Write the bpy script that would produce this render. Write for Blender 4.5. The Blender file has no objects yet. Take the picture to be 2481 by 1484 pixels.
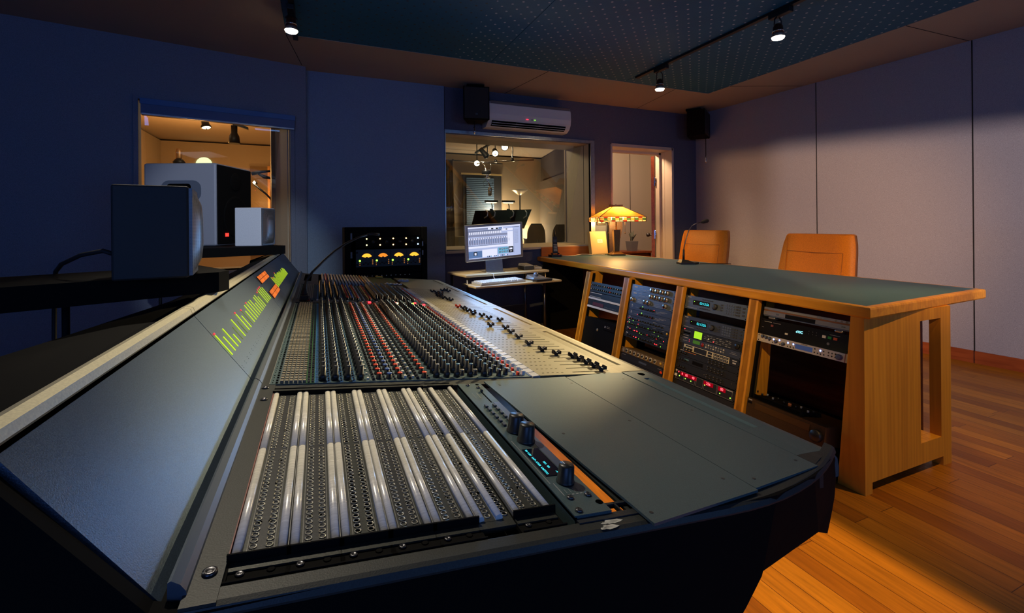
import bpy, bmesh, math, random
from math import sin, cos, pi, radians, atan2, sqrt
from mathutils import Matrix, Vector
random.seed(7)
C = bpy.context.scene.collection
SC = bpy.context.scene
# ------------------------------------------------------------------ camera
cam = bpy.data.cameras.new('camera')
cam.sensor_fit = 'HORIZONTAL'; cam.sensor_width = 36.0
cam.lens = 1103.0 / 2481.0 * 36.0
cam.shift_y = -(742.0 - 548.0) / 2481.0
cam.clip_start = 0.02; cam.clip_end = 60
co = bpy.data.objects.new('camera', cam); C.objects.link(co)
PHI, ROLL = radians(23.0), radians(0.5)
fw = Vector((sin(PHI), cos(PHI), 0)); rt = Vector((cos(PHI), -sin(PHI), 0)); up = Vector((0, 0, 1))
r2 = rt * cos(ROLL) - up * sin(ROLL); u2 = up * cos(ROLL) + rt * sin(ROLL)
co.matrix_world = Matrix(((r2.x, u2.x, -fw.x, 0), (r2.y, u2.y, -fw.y, 0), (r2.z, u2.z, -fw.z, 1.15), (0, 0, 0, 1)))
SC.camera = co
# ------------------------------------------------------------------ world, exposure
w = bpy.data.worlds.new('world'); SC.world = w; w.use_nodes = True
bgn = w.node_tree.nodes['Background']
bgn.inputs[0].default_value = (0.10, 0.24, 0.75, 1); bgn.inputs[1].default_value = 0.004
vs = SC.view_settings
vs.view_transform = 'Standard'; vs.look = 'None'; vs.exposure = 0.0; vs.gamma = 1.0; vs.use_curve_mapping = False
SC.cycles.max_bounces = 8; SC.cycles.diffuse_bounces = 3; SC.cycles.glossy_bounces = 3; SC.cycles.transmission_bounces = 5
SC.cycles.transparent_max_bounces = 6; SC.cycles.caustics_reflective = False; SC.cycles.caustics_refractive = False
SC.cycles.sample_clamp_indirect = 3.0
# ------------------------------------------------------------------ lights
WARM = (1.0, 0.60, 0.30)
def light(kind, name, loc, energy, color, target=None, size=0.1, sizey=None, spot=60, blend=0.4):
    l = bpy.data.lights.new(name, kind); l.energy = energy; l.color = color
    if kind == 'AREA':
        l.size = size
        if sizey: l.shape = 'RECTANGLE'; l.size_y = sizey
    else:
        l.shadow_soft_size = size
    if kind == 'SPOT':
        l.spot_size = radians(spot); l.spot_blend = blend
    o = bpy.data.objects.new(name, l); C.objects.link(o); o.location = loc
    if target is not None:
        o.rotation_euler = (Vector(target) - Vector(loc)).to_track_quat('-Z', 'Y').to_euler()
    return o
# blue fill lights added behind the camera; no window stands there
light('AREA', 'blue_fill', (-1.5, -2.9, 1.5), 30, (0.15, 0.33, 1.0), (-0.3, 2.5, 2.5), 2.2, 1.2)
light('AREA', 'blue_fill', (2.6, -2.9, 1.6), 20, (0.20, 0.42, 1.0), (2.4, 2.2, 2.4), 2.0, 1.2)
# ceiling spots: the three in view, then heads on the same tracks behind the photographer
light('SPOT', 'ceiling_spot', (2.955, 3.385, 2.405), 950, (1.0, 0.80, 0.44), (0.56, 1.72, 0.77), 0.018, spot=25, blend=0.8)
light('SPOT', 'ceiling_spot', (2.955, 3.385, 2.405), 30, (1.0, 0.60, 0.30), (2.9, 3.2, 0.0), 0.03, spot=80, blend=1.0)
light('SPOT', 'ceiling_spot', (2.955, 2.19, 2.43), 16, (1.0, 0.80, 0.58), (0.14, 0.85, 0.80), 0.018, spot=22, blend=0.9)
light('SPOT', 'ceiling_spot', (2.955, 2.19, 2.43), 18, (1.0, 0.60, 0.30), (2.7, 2.2, 0.0), 0.03, spot=70, blend=1.0)
light('SPOT', 'ceiling_spot', (-0.16, 3.41, 2.465), 230, (1.0, 0.82, 0.56), (1.42, 3.66, 0.68), 0.018, spot=24, blend=0.6)
light('SPOT', 'ceiling_spot', (-0.16, 3.41, 2.465), 5, (1.0, 0.70, 0.44), (-0.1, 3.45, 0.0), 0.03, spot=140, blend=1.0)
light('SPOT', 'ceiling_spot', (2.6, 0.35, 2.50), 120, (1.0, 0.58, 0.16), (2.55, 1.15, 0.35), 0.012, spot=44, blend=0.8)
light('SPOT', 'ceiling_spot', (-0.155, 1.65, 2.47), 84, (1.0, 0.88, 0.70), (0.20, 1.02, 0.80), 0.02, spot=58, blend=0.8)
light('SPOT', 'ceiling_spot', (-0.155, -0.9, 2.45), 240, (0.82, 0.90, 1.0), (-0.45, 2.95, 1.25), 0.02, spot=17, blend=0.7)
light('SPOT', 'ceiling_spot', (-0.155, 0.35, 2.47), 300, (1.0, 0.62, 0.20), (2.1, 2.6, 0.50), 0.02, spot=44, blend=0.9)
AISLE = Vector((1.10, 0.95, 2.50))
light('SPOT', 'ceiling_spot', AISLE, 380, (1.0, 0.60, 0.20), (1.35, 1.05, 0.0), 0.005, spot=60, blend=0.5)
WALLA = Vector((1.3, -1.3, 2.42)); WALLB = Vector((0.45, -0.8, 2.42))
light('SPOT', 'ceiling_spot', WALLA, 470, (1.0, 0.74, 0.62), (4.90, 2.5, 1.35), 0.004, spot=62, blend=0.5)
light('SPOT', 'ceiling_spot', WALLB, 700, (1.0, 0.52, 0.22), (4.78, 3.7, 0.85), 0.004, spot=36, blend=0.8)
# the neighbouring rooms' lamps, plus one fill added in the booth
light('POINT', 'live_room_lamp', (3.42, 8.74, 1.42), 46, (1.0, 0.74, 0.44), size=0.12)
light('POINT', 'live_room_lamp', (4.08, 8.78, 1.0), 40, (1.0, 0.74, 0.44), size=0.08)
light('POINT', 'live_room_lamp', (1.9, 5.75, 2.35), 20, (1.0, 0.78, 0.50), size=0.06)
light('POINT', 'booth_light', (-1.5, 7.2, 1.9), 60, (1.0, 0.46, 0.13), size=0.1)
light('POINT', 'booth_light', (-0.95, 5.35, 2.2), 9, (1.0, 0.76, 0.50), size=0.05)  # fill added near the window to brighten its jamb
light('POINT', 'hall_light', (3.78, 5.36, 2.36), 75, (1.0, 0.66, 0.40), size=0.1)

# ------------------------------------------------------------------ materials
def mat(name, col, rough=0.5, metal=0.0, emit=None, es=1.0, spec=0.5, alpha=None, trans=0.0, sample=False):
    m = bpy.data.materials.new(name); m.use_nodes = True
    b = m.node_tree.nodes['Principled BSDF']
    b.inputs['Base Color'].default_value = (*col, 1); b.inputs['Roughness'].default_value = rough
    b.inputs['Metallic'].default_value = metal
    b.inputs['Specular IOR Level'].default_value = spec
    if trans: b.inputs['Transmission Weight'].default_value = trans
    if emit is not None:
        b.inputs['Emission Color'].default_value = (*emit, 1); b.inputs['Emission Strength'].default_value = es
        if not sample:
            m.cycles.emission_sampling = 'NONE'
    return m
def nt(m): return m.node_tree.nodes, m.node_tree.links, m.node_tree.nodes['Principled BSDF']
def noisy(m, scale=60, amount=0.12, bump=0.0, rough_var=0.0, stretch=(1, 1, 1), detail=3.0):
    n, l, b = nt(m)
    tc = n.new('ShaderNodeTexCoord'); mp = n.new('ShaderNodeMapping'); mp.inputs['Scale'].default_value = stretch
    nz = n.new('ShaderNodeTexNoise'); nz.inputs['Scale'].default_value = scale; nz.inputs['Detail'].default_value = detail
    l.new(tc.outputs['Object'], mp.inputs[0]); l.new(mp.outputs[0], nz.inputs['Vector'])
    c = b.inputs['Base Color'].default_value
    mx = n.new('ShaderNodeMix'); mx.data_type = 'RGBA'
    mx.inputs['A'].default_value = tuple(v * (1 - amount) for v in c[:3]) + (1,)
    mx.inputs['B'].default_value = tuple(min(1, v * (1 + amount)) for v in c[:3]) + (1,)
    rmp = n.new('ShaderNodeMapRange'); rmp.inputs[1].default_value = 0.3; rmp.inputs[2].default_value = 0.7
    l.new(nz.outputs['Fac'], rmp.inputs[0]); l.new(rmp.outputs[0], mx.inputs['Factor'])
    l.new(mx.outputs['Result'], b.inputs['Base Color'])
    if bump:
        bp = n.new('ShaderNodeBump'); bp.inputs['Strength'].default_value = bump; bp.inputs['Distance'].default_value = 0.002
        l.new(nz.outputs['Fac'], bp.inputs['Height']); l.new(bp.outputs[0], b.inputs['Normal'])
    if rough_var:
        mr = n.new('ShaderNodeMapRange'); r = b.inputs['Roughness'].default_value
        mr.inputs[3].default_value = r - rough_var; mr.inputs[4].default_value = r + rough_var
        l.new(nz.outputs['Fac'], mr.inputs[0]); l.new(mr.outputs[0], b.inputs['Roughness'])
    return m
def wood(name, c1, c2, rough=0.35, axis=2, scale=9.0, knots=True):
    m = mat(name, c1, rough); n, l, b = nt(m)
    tc = n.new('ShaderNodeTexCoord'); mp = n.new('ShaderNodeMapping')
    s = [scale] * 3; s[axis] = scale * 0.07; mp.inputs['Scale'].default_value = s
    l.new(tc.outputs['Object'], mp.inputs[0])
    nz = n.new('ShaderNodeTexNoise'); nz.inputs['Scale'].default_value = 2.2; nz.inputs['Detail'].default_value = 7; nz.inputs['Distortion'].default_value = 1.2
    l.new(mp.outputs[0], nz.inputs['Vector'])
    wv = n.new('ShaderNodeTexWave'); wv.inputs['Scale'].default_value = 1.4; wv.inputs['Distortion'].default_value = 7; wv.inputs['Detail'].default_value = 3
    wv.bands_direction = 'X' if axis != 0 else 'Y'
    l.new(mp.outputs[0], wv.inputs['Vector'])
    mx0 = n.new('ShaderNodeMath'); mx0.operation = 'MULTIPLY_ADD'; mx0.inputs[1].default_value = 0.14
    l.new(wv.outputs['Fac'], mx0.inputs[0]); l.new(nz.outputs['Fac'], mx0.inputs[2])
    cr = n.new('ShaderNodeValToRGB')
    cr.color_ramp.elements[0].position = 0.32; cr.color_ramp.elements[0].color = (*c2, 1)
    cr.color_ramp.elements[1].position = 0.75; cr.color_ramp.elements[1].color = (*c1, 1)
    l.new(mx0.outputs[0], cr.inputs[0]); l.new(cr.outputs[0], b.inputs['Base Color'])
    return m
def fabric(name, col, scale=420, amount=0.22, bump=0.25):
    m = noisy(mat(name, col, 0.92, spec=0.15), scale, amount, bump, stretch=(1, 1, 0.6), detail=2)
    return m
M = {}
M['wallcloth'] = fabric('wall_cloth_bluelit', (0.20, 0.24, 0.33))  # grey cloth with the blue ambient light tinted into it
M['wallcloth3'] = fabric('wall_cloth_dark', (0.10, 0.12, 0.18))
M['wallcloth4'] = fabric('centre_cloth_bluelit', (0.22, 0.31, 0.46))  # same grey cloth, more of the blue ambience put in its colour
M['wallcloth2'] = fabric('wall_cloth_panel', (0.36, 0.36, 0.42))
M['soffit'] = noisy(mat('soffit_paint', (0.44, 0.36, 0.29), 0.85, spec=0.2), 300, 0.12, 0.1)
M['seam'] = mat('seam_black', (0.01, 0.01, 0.012), 0.9)
M['black'] = mat('black_paint', (0.008, 0.008, 0.009), 0.5)
M['blackgloss'] = mat('black_gloss', (0.008, 0.008, 0.01), 0.18)
M['blackmatte'] = mat('black_matte', (0.0035, 0.0033, 0.003), 0.85, spec=0.12)
M['rubber'] = mat('rubber', (0.012, 0.012, 0.013), 0.7)
M['console'] = noisy(mat('console_paint', (0.068, 0.112, 0.120), 0.46, 0.2), 900, 0.25, 0.12, 0.06)
M['consoledark'] = noisy(mat('console_dark_paint', (0.030, 0.032, 0.033), 0.45, 0.2), 500, 0.2, 0.08)
M['panel'] = noisy(mat('meter_panel_bluesheen', (0.16, 0.215, 0.28), 0.40, 0.85), 700, 0.18, 0.15, 0.05)  # the monitor's blue reflection is put into this grey metal's colour
M['cap'] = noisy(mat('ridge_cap_paint', (0.66, 0.60, 0.40), 0.45, 0.3), 400, 0.12, 0.05)
M['silver'] = noisy(mat('brushed_silver', (0.55, 0.56, 0.58), 0.32, 0.9), 40, 0.1, 0, 0.05, (1, 30, 1))
M['chrome'] = mat('chrome', (0.75, 0.75, 0.76), 0.12, 1.0)
M['steel'] = mat('dark_steel', (0.12, 0.12, 0.13), 0.3, 0.9)
M['white'] = mat('white_plastic', (0.74, 0.74, 0.72), 0.35)
M['offwhite'] = mat('cream_plastic', (0.62, 0.60, 0.52), 0.4)
M['grey'] = mat('grey_plastic', (0.22, 0.23, 0.24), 0.45)
M['darkgrey'] = mat('dark_grey_plastic', (0.045, 0.047, 0.05), 0.4)
M['bluegrey'] = mat('blue_grey_metal', (0.10, 0.13, 0.20), 0.42, 0.3)
M['knobblack'] = mat('knob_black', (0.012, 0.013, 0.013), 0.38)
M['red'] = mat('cap_red', (0.86, 0.055, 0.010), 0.4)
M['blue'] = mat('cap_blue', (0.09, 0.17, 0.40), 0.4)
M['teal'] = mat('cap_teal', (0.10, 0.24, 0.30), 0.4)
M['tan'] = mat('cap_tan', (0.26, 0.225, 0.16), 0.45)
M['brightblue'] = mat('line_blue', (0.06, 0.22, 0.52), 0.4)
M['green'] = mat('line_green', (0.05, 0.20, 0.02), 0.4)
M['greydark'] = mat('cap_dark', (0.05, 0.055, 0.06), 0.4)
M['yellow'] = mat('yellow_plastic', (0.7, 0.42, 0.04), 0.45)
def em(name, col, s): return mat(name, (0.01, 0.01, 0.01), 0.4, emit=col, es=s)
M['e_red'] = em('led_red', (1.0, 0.02, 0.03), 6)
M['e_green'] = em('led_green', (0.25, 1.0, 0.05), 4)
M['e_meter'] = em('meter_lime', (0.55, 0.80, 0.01), 1.15)
M['e_meterdim'] = em('meter_lime_dim', (0.30, 0.42, 0.02), 0.55)
M['e_peak'] = em('meter_peak', (1.0, 0.06, 0.08), 0.9)
M['e_amber'] = em('lamp_amber', (1.0, 0.55, 0.16), 9)
M['e_amberdim'] = em('lamp_amber_dim', (.8, .3, .06), .35)
M['e_lamp'] = em('lamp_lime', (.9, .85, .3), 4)
M['e_blue'] = em('led_blue', (0.12, 0.22, 1.0), 9)
M['e_ice'] = em('led_ice', (0.35, 0.62, 1.0), 7)
M['e_cyan'] = em('display_cyan', (0.05, 0.75, 0.85), 1.3)
M['e_lcd'] = em('display_lime', (0.45, 0.85, 0.02), 0.95)
M['e_white'] = em('lamp_white', (1.0, 0.86, 0.62), 25)
M['wood'] = wood('desk_wood', (0.70, 0.32, 0.024), (0.52, 0.215, 0.015), 0.45, 2)
M['woody'] = wood('desk_wood_long', (0.74, 0.34, 0.024), (0.54, 0.215, 0.013), 0.36, 1)
M['woodx'] = wood('desk_wood_cross', (0.60, 0.27, 0.05), (0.38, 0.15, 0.024), 0.30, 0)
M['redwood'] = wood('red_wood', (0.40, 0.10, 0.03), (0.22, 0.045, 0.014), 0.35, 1)
M['backboard'] = wood('backboard_wood', (0.50, 0.16, 0.03), (0.36, 0.10, 0.02), 0.4, 0)
M['desktop'] = noisy(mat('desk_linoleum', (0.052, 0.14, 0.235), 0.5, spec=0.35), 500, 0.15, 0.05)
M['leather'] = noisy(mat('tan_leather', (0.54, 0.185, 0.009), 0.5, spec=0.3), 160, 0.16, 0.25)
M['jamb'] = fabric('jamb_cloth', (0.60, 0.54, 0.42), 500, 0.1, 0.1)
M['peach'] = mat('door_paint', (0.68, 0.56, 0.45), 0.6)
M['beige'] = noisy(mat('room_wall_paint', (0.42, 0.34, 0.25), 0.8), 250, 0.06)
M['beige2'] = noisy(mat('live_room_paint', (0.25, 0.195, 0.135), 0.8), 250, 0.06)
M['glass'] = None
# ------------------------------------------------------------------ mesh helpers
WM = {}
class MB:
    def __init__(s): s.v = []; s.f = []; s.mi = []; s.sm = []; s.M = Matrix(); s.m = 0
    def at(s, *a):
        s.M = Matrix.Translation(Vector(a[:3])) if len(a) == 3 else a[0]; return s
    def add(s, vs, fs, smooth=False):
        n = len(s.v)
        s.v += [s.M @ Vector(p) for p in vs]
        for f in fs:
            s.f.append([n + i for i in f]); s.mi.append(s.m); s.sm.append(smooth)
        return s
    def hexa(s, p):
        return s.add(p, [(3, 2, 1, 0), (4, 5, 6, 7), (0, 1, 5, 4), (1, 2, 6, 5), (2, 3, 7, 6), (3, 0, 4, 7)])
    def box(s, x0, x1, y0, y1, z0, z1, bev=0.0):
        if bev <= 0:
            return s.hexa([(x0, y0, z0), (x1, y0, z0), (x1, y1, z0), (x0, y1, z0), (x0, y0, z1), (x1, y0, z1), (x1, y1, z1), (x0, y1, z1)])
        bm = bmesh.new(); bmesh.ops.create_cube(bm, size=1.0)
        for q in bm.verts:
            q.co = Vector(((x0 + x1) / 2 + q.co.x * (x1 - x0), (y0 + y1) / 2 + q.co.y * (y1 - y0), (z0 + z1) / 2 + q.co.z * (z1 - z0)))
        bev = min(bev, 0.49 * min(x1 - x0, y1 - y0, z1 - z0))
        bmesh.ops.bevel(bm, geom=bm.edges[:], offset=bev, segments=2, profile=0.5, affect='EDGES')
        bm.verts.index_update()
        s.add([q.co.copy() for q in bm.verts], [[q.index for q in f.verts] for f in bm.faces]); bm.free(); return s
    def cyl(s, p0, p1, r0, r1=None, n=14, caps=True, smooth=True):
        p0 = Vector(p0); p1 = Vector(p1); r1 = r0 if r1 is None else r1
        d = (p1 - p0).normalized(); a = d.orthogonal().normalized(); b = d.cross(a)
        vs = []
        for p, r in ((p0, r0), (p1, r1)):
            vs += [p + a * (r * cos(2 * pi * i / n)) + b * (r * sin(2 * pi * i / n)) for i in range(n)]
        s.add(vs, [(i, (i + 1) % n, n + (i + 1) % n, n + i) for i in range(n)], smooth)
        if caps:
            k = len(s.v) - 2 * n
            s.f += [[k + i for i in range(n)][::-1], [k + n + i for i in range(n)]]; s.mi += [s.m] * 2; s.sm += [False] * 2
        return s
    def lathe(s, prof, n=20, c=(0, 0, 0), smooth=True):
        vs = []; fs = []
        for r, z in prof:
            vs += [(c[0] + r * cos(2 * pi * i / n), c[1] + r * sin(2 * pi * i / n), c[2] + z) for i in range(n)]
        for k in range(len(prof) - 1):
            fs += [(k * n + i, k * n + (i + 1) % n, (k + 1) * n + (i + 1) % n, (k + 1) * n + i) for i in range(n)]
        s.add(vs, fs, smooth)
        k = len(s.v) - len(vs)
        if prof[0][0] > 1e-6: s.f.append([k + i for i in range(n)][::-1]); s.mi.append(s.m); s.sm.append(False)
        if prof[-1][0] > 1e-6: s.f.append([k + (len(prof) - 1) * n + i for i in range(n)]); s.mi.append(s.m); s.sm.append(False)
        return s
    def prism(s, pts, ax, lo, hi, smooth=False):
        def P(u, w, t): return {'x': (t, u, w), 'y': (u, t, w), 'z': (u, w, t)}[ax]
        n = len(pts)
        s.add([P(u, w, lo) for u, w in pts] + [P(u, w, hi) for u, w in pts], [(i, (i + 1) % n, n + (i + 1) % n, n + i) for i in range(n)], smooth)
        k = len(s.v) - 2 * n
        s.f += [[k + i for i in range(n)][::-1], [k + n + i for i in range(n)]]; s.mi += [s.m] * 2; s.sm += [False] * 2
        return s
    def tube(s, pts, r, n=8, smooth=True):
        pts = [Vector(p) for p in pts]; rs = r if isinstance(r, (list, tuple)) else [r] * len(pts)
        vs = []; a = None
        for i, p in enumerate(pts):
            d = (pts[min(i + 1, len(pts) - 1)] - pts[max(i - 1, 0)]).normalized()
            if a is None: a = d.orthogonal().normalized()
            a = (a - d * a.dot(d)).normalized(); b = d.cross(a)
            vs += [p + a * (rs[i] * cos(2 * pi * k / n)) + b * (rs[i] * sin(2 * pi * k / n)) for k in range(n)]
        fs = []
        for i in range(len(pts) - 1):
            fs += [(i * n + k, i * n + (k + 1) % n, (i + 1) * n + (k + 1) % n, (i + 1) * n + k) for k in range(n)]
        fs += [list(range(n))[::-1], [(len(pts) - 1) * n + k for k in range(n)]]
        return s.add(vs, fs, smooth)
    def sheet(s, rows, smooth=True):
        nr, nc = len(rows), len(rows[0])
        return s.add([p for r in rows for p in r], [(i * nc + j, i * nc + j + 1, (i + 1) * nc + j + 1, (i + 1) * nc + j) for i in range(nr - 1) for j in range(nc - 1)], smooth)
    def mesh(s, name, mats):
        me = bpy.data.meshes.new(name); me.from_pydata([tuple(p) for p in s.v], [], s.f)
        for m in (mats if isinstance(mats, (list, tuple)) else [mats]): me.materials.append(M[m] if isinstance(m, str) else m)
        me.polygons.foreach_set('material_index', s.mi); me.polygons.foreach_set('use_smooth', s.sm)
        bm = bmesh.new(); bm.from_mesh(me); bmesh.ops.recalc_face_normals(bm, faces=bm.faces); bm.to_mesh(me); bm.free()
        return me
    def build(s, name, mats, parent=None, world=False, label=None):
        if world and parent is not None:
            inv = WM[parent.name].inverted(); s.v = [inv @ p for p in s.v]
        return link(name, s.mesh(name, mats), parent, label)
def link(name, me, parent=None, label=None, mw=None):
    o = bpy.data.objects.new(name, me); C.objects.link(o)
    if parent is not None:
        o.parent = parent
    WM[o.name] = WM[parent.name].copy() if parent is not None else Matrix()
    if mw is not None: o.matrix_local = mw
    if label: o['label'] = label
    return o
def tag(o, label, cat, group=None, kind=None):
    if label: o['label'] = label
    if cat: o['category'] = cat
    if group: o['group'] = group
    if kind: o['kind'] = kind
    return o
def thing(name, label, cat, loc=(0, 0, 0), rz=0.0, group=None, rot=None):
    o = bpy.data.objects.new(name, None); C.objects.link(o); o.empty_display_size = 0.05
    mw = Matrix.Translation(Vector(loc)) @ (rot if rot is not None else Matrix.Rotation(rz, 4, 'Z'))
    o.matrix_world = mw; WM[o.name] = mw
    return tag(o, label, cat, group)
def solo(mb, name, mats, label, cat, group=None):      # a thing that is one mesh
    return tag(mb.build(name, mats), label, cat, group)
def struct(mb, name, mats): return tag(mb.build(name, mats), None, None, None, 'structure')
def dup(root, loc, rz=0.0, label=None, group=None):
    r = root.copy(); C.objects.link(r)
    r.matrix_world = Matrix.Translation(Vector(loc)) @ Matrix.Rotation(rz, 4, 'Z'); WM[r.name] = r.matrix_world.copy()
    if label: r['label'] = label
    if group: r['group'] = group
    for ch in list(root.children):
        c = ch.copy(); C.objects.link(c); c.parent = r
        for g in list(ch.children):
            d = g.copy(); C.objects.link(d); d.parent = c
    return r
def text(name, body, size, m, mw, parent=None, align='CENTER', ext=0.0003):
    cu = bpy.data.curves.new(name, 'FONT'); cu.body = body; cu.size = size; cu.align_x = align; cu.align_y = 'CENTER'; cu.extrude = ext
    tmp = bpy.data.objects.new(name, cu); C.objects.link(tmp)
    dg = bpy.context.evaluated_depsgraph_get(); dg.update()
    me = bpy.data.meshes.new_from_object(tmp.evaluated_get(dg)); bpy.data.objects.remove(tmp); bpy.data.curves.remove(cu)
    me.materials.clear(); me.materials.append(M[m] if isinstance(m, str) else m)
    o = bpy.data.objects.new(name, me); C.objects.link(o)
    if parent is not None: o.parent = parent
    o.matrix_local = mw
    return o
def frame(o, x, y):          # matrix from origin, x axis, y axis
    x = Vector(x).normalized(); y = Vector(y); z = x.cross(y).normalized(); y = z.cross(x)
    return Matrix(((x.x, y.x, z.x, o[0]), (x.y, y.y, z.y, o[1]), (x.z, y.z, z.z, o[2]), (0, 0, 0, 1)))
# ------------------------------------------------------------------ room shell
ZC = 2.64
fm = mat('floor_planks', (0.4, 0.16, 0.04), 0.38, spec=0.35); n, l, b = nt(fm)
tc = n.new('ShaderNodeTexCoord'); mp = n.new('ShaderNodeMapping'); mp.inputs['Rotation'].default_value = (0, 0, radians(90)); mp.inputs['Location'].default_value = (0.3, 0.02, 0)
br = n.new('ShaderNodeTexBrick'); br.inputs['Scale'].default_value = 1.0; br.inputs['Brick Width'].default_value = 0.8; br.inputs['Row Height'].default_value = 0.083
br.inputs['Mortar Size'].default_value = 0.0012; br.inputs['Mortar Smooth'].default_value = 0.1; br.offset = 0.37; br.offset_frequency = 3; br.squash = 1.35; br.squash_frequency = 2
br.inputs['Color1'].default_value = (0.42, 0.168, 0.012, 1); br.inputs['Color2'].default_value = (0.24, 0.078, 0.006, 1); br.inputs['Mortar'].default_value = (0.07, 0.02, 0.006, 1)
l.new(tc.outputs['Object'], mp.inputs[0]); l.new(mp.outputs[0], br.inputs[0])
mp2 = n.new('ShaderNodeMapping'); mp2.inputs['Scale'].default_value = (22, 1.6, 1); nz = n.new('ShaderNodeTexNoise'); nz.inputs['Scale'].default_value = 3; nz.inputs['Detail'].default_value = 6; nz.inputs['Distortion'].default_value = 0.6
l.new(tc.outputs['Object'], mp2.inputs[0]); l.new(mp2.outputs[0], nz.inputs['Vector'])
mx = n.new('ShaderNodeMix'); mx.data_type = 'RGBA'; mx.blend_type = 'MULTIPLY'; mx.inputs['Factor'].default_value = 0.75
rm = n.new('ShaderNodeMapRange'); rm.inputs[1].default_value = 0.25; rm.inputs[2].default_value = 0.75; rm.inputs[3].default_value = 0.55; rm.inputs[4].default_value = 1.25
l.new(nz.outputs['Fac'], rm.inputs[0]); l.new(br.outputs[0], mx.inputs['A']); l.new(rm.outputs[0], mx.inputs['B']); l.new(mx.outputs['Result'], b.inputs['Base Color'])
m = MB().box(-4.2, 6.6, -3.2, 9.6, -0.08, 0); struct(m, 'floor', fm)
# ceiling: plain soffit border with an inset of perforated panels
cm = mat('perforated_panel', (0.13, 0.21, 0.27), 0.6, spec=0.3); n, l, b = nt(cm)
tc = n.new('ShaderNodeTexCoord'); sx = n.new('ShaderNodeSeparateXYZ'); l.new(tc.outputs['Object'], sx.inputs[0])
def mth(op, a, bb=None):
    q = n.new('ShaderNodeMath'); q.operation = op
    for i, v in enumerate((a, bb)):
        if v is None: continue
        if isinstance(v, (int, float)): q.inputs[i].default_value = v
        else: l.new(v, q.inputs[i])
    return q.outputs[0]
dist = None
P = 0.078
u = mth('SUBTRACT', mth('FRACT', mth('MULTIPLY', mth('ADD', sx.outputs[0], sx.outputs[1]), 0.7071 / P)), 0.5)
v = mth('SUBTRACT', mth('FRACT', mth('MULTIPLY', mth('SUBTRACT', sx.outputs[0], sx.outputs[1]), 0.7071 / P)), 0.5)
dist = mth('SQRT', mth('ADD', mth('MULTIPLY', u, u), mth('MULTIPLY', v, v)))
dot = mth('LESS_THAN', dist, 0.105)
nz = n.new('ShaderNodeTexNoise'); nz.inputs['Scale'].default_value = 1.6; nz.inputs['Detail'].default_value = 4; l.new(tc.outputs['Object'], nz.inputs['Vector'])
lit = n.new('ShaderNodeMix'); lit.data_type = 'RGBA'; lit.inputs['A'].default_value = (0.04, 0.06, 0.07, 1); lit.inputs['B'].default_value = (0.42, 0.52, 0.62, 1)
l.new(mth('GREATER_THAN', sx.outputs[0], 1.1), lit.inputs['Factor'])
bs = n.new('ShaderNodeMix'); bs.data_type = 'RGBA'; bs.inputs['A'].default_value = (0.014, 0.10, 0.20, 1); bs.inputs['B'].default_value = (0.026, 0.155, 0.29, 1); l.new(nz.outputs['Fac'], bs.inputs['Factor'])
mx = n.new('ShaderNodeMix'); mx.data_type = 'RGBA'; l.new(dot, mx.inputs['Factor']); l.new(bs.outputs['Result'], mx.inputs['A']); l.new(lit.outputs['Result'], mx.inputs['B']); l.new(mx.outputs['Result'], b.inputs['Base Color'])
m = MB()
m.box(-4.2, 6.6, -3.2, 9.6, ZC + 0.03, ZC + 0.1)
for bx in ((-4.2, -0.22, -3.2, 4.95), (4.10, 6.6, -3.2, 4.95), (-0.22, 4.10, 3.90, 4.95)): m.box(*bx, ZC, ZC + 0.03)
struct(m, 'ceiling', 'soffit')
m = MB()
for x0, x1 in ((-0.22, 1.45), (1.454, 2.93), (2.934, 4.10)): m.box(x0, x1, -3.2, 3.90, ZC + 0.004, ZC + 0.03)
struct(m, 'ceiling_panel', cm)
m = MB()                                                           # soffit joints
for (xa, ya, xb, yb) in ((2.05, 3.90, 1.93, 4.73), (3.62, 3.90, 3.75, 4.73), (4.10, 3.60, 4.83, 3.30), (4.10, 2.0, 4.95, 1.97), (-0.22, 3.9, -0.13, 4.58)):
    m.hexa([(xa - .003, ya - .003, ZC - .001), (xa + .003, ya + .003, ZC - .001), (xb + .003, yb + .003, ZC - .001), (xb - .003, yb - .003, ZC - .001)] * 1 + [(xa - .003, ya - .003, ZC + .002), (xa + .003, ya + .003, ZC + .002), (xb + .003, yb + .003, ZC + .002), (xb - .003, yb - .003, ZC + .002)])
struct(m, 'trim_1', 'seam')
# right wall, seen at a slant
def RX(y): return 4.96 - 0.0703 * (y - 1.6)
m = MB(); m.hexa([(RX(-3.2), -3.2, 0), (RX(-3.2) + .15, -3.2, 0), (RX(4.74) + .15, 4.74, 0), (RX(4.74), 4.74, 0), (RX(-3.2), -3.2, ZC), (RX(-3.2) + .15, -3.2, ZC), (RX(4.74) + .15, 4.74, ZC), (RX(4.74), 4.74, ZC)])
struct(m, 'wall_right', 'wallcloth2')
m = MB()
for y in (1.955, 3.17): m.box(RX(y) - .0015, RX(y) + .02, y - .004, y + .004, 0.09, ZC)
struct(m, 'trim_2', 'seam')
m = MB()
for ya, yb in ((-3.2, 1.95), (1.96, 4.73)):
    m.hexa([(RX(ya) - .012, ya, 0), (RX(ya), ya, 0), (RX(yb), yb, 0), (RX(yb) - .012, yb, 0), (RX(ya) - .012, ya, .10), (RX(ya), ya, .10), (RX(yb), yb, .10), (RX(yb) - .012, yb, .10)])
struct(m, 'baseboard_right', 'redwood')
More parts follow.
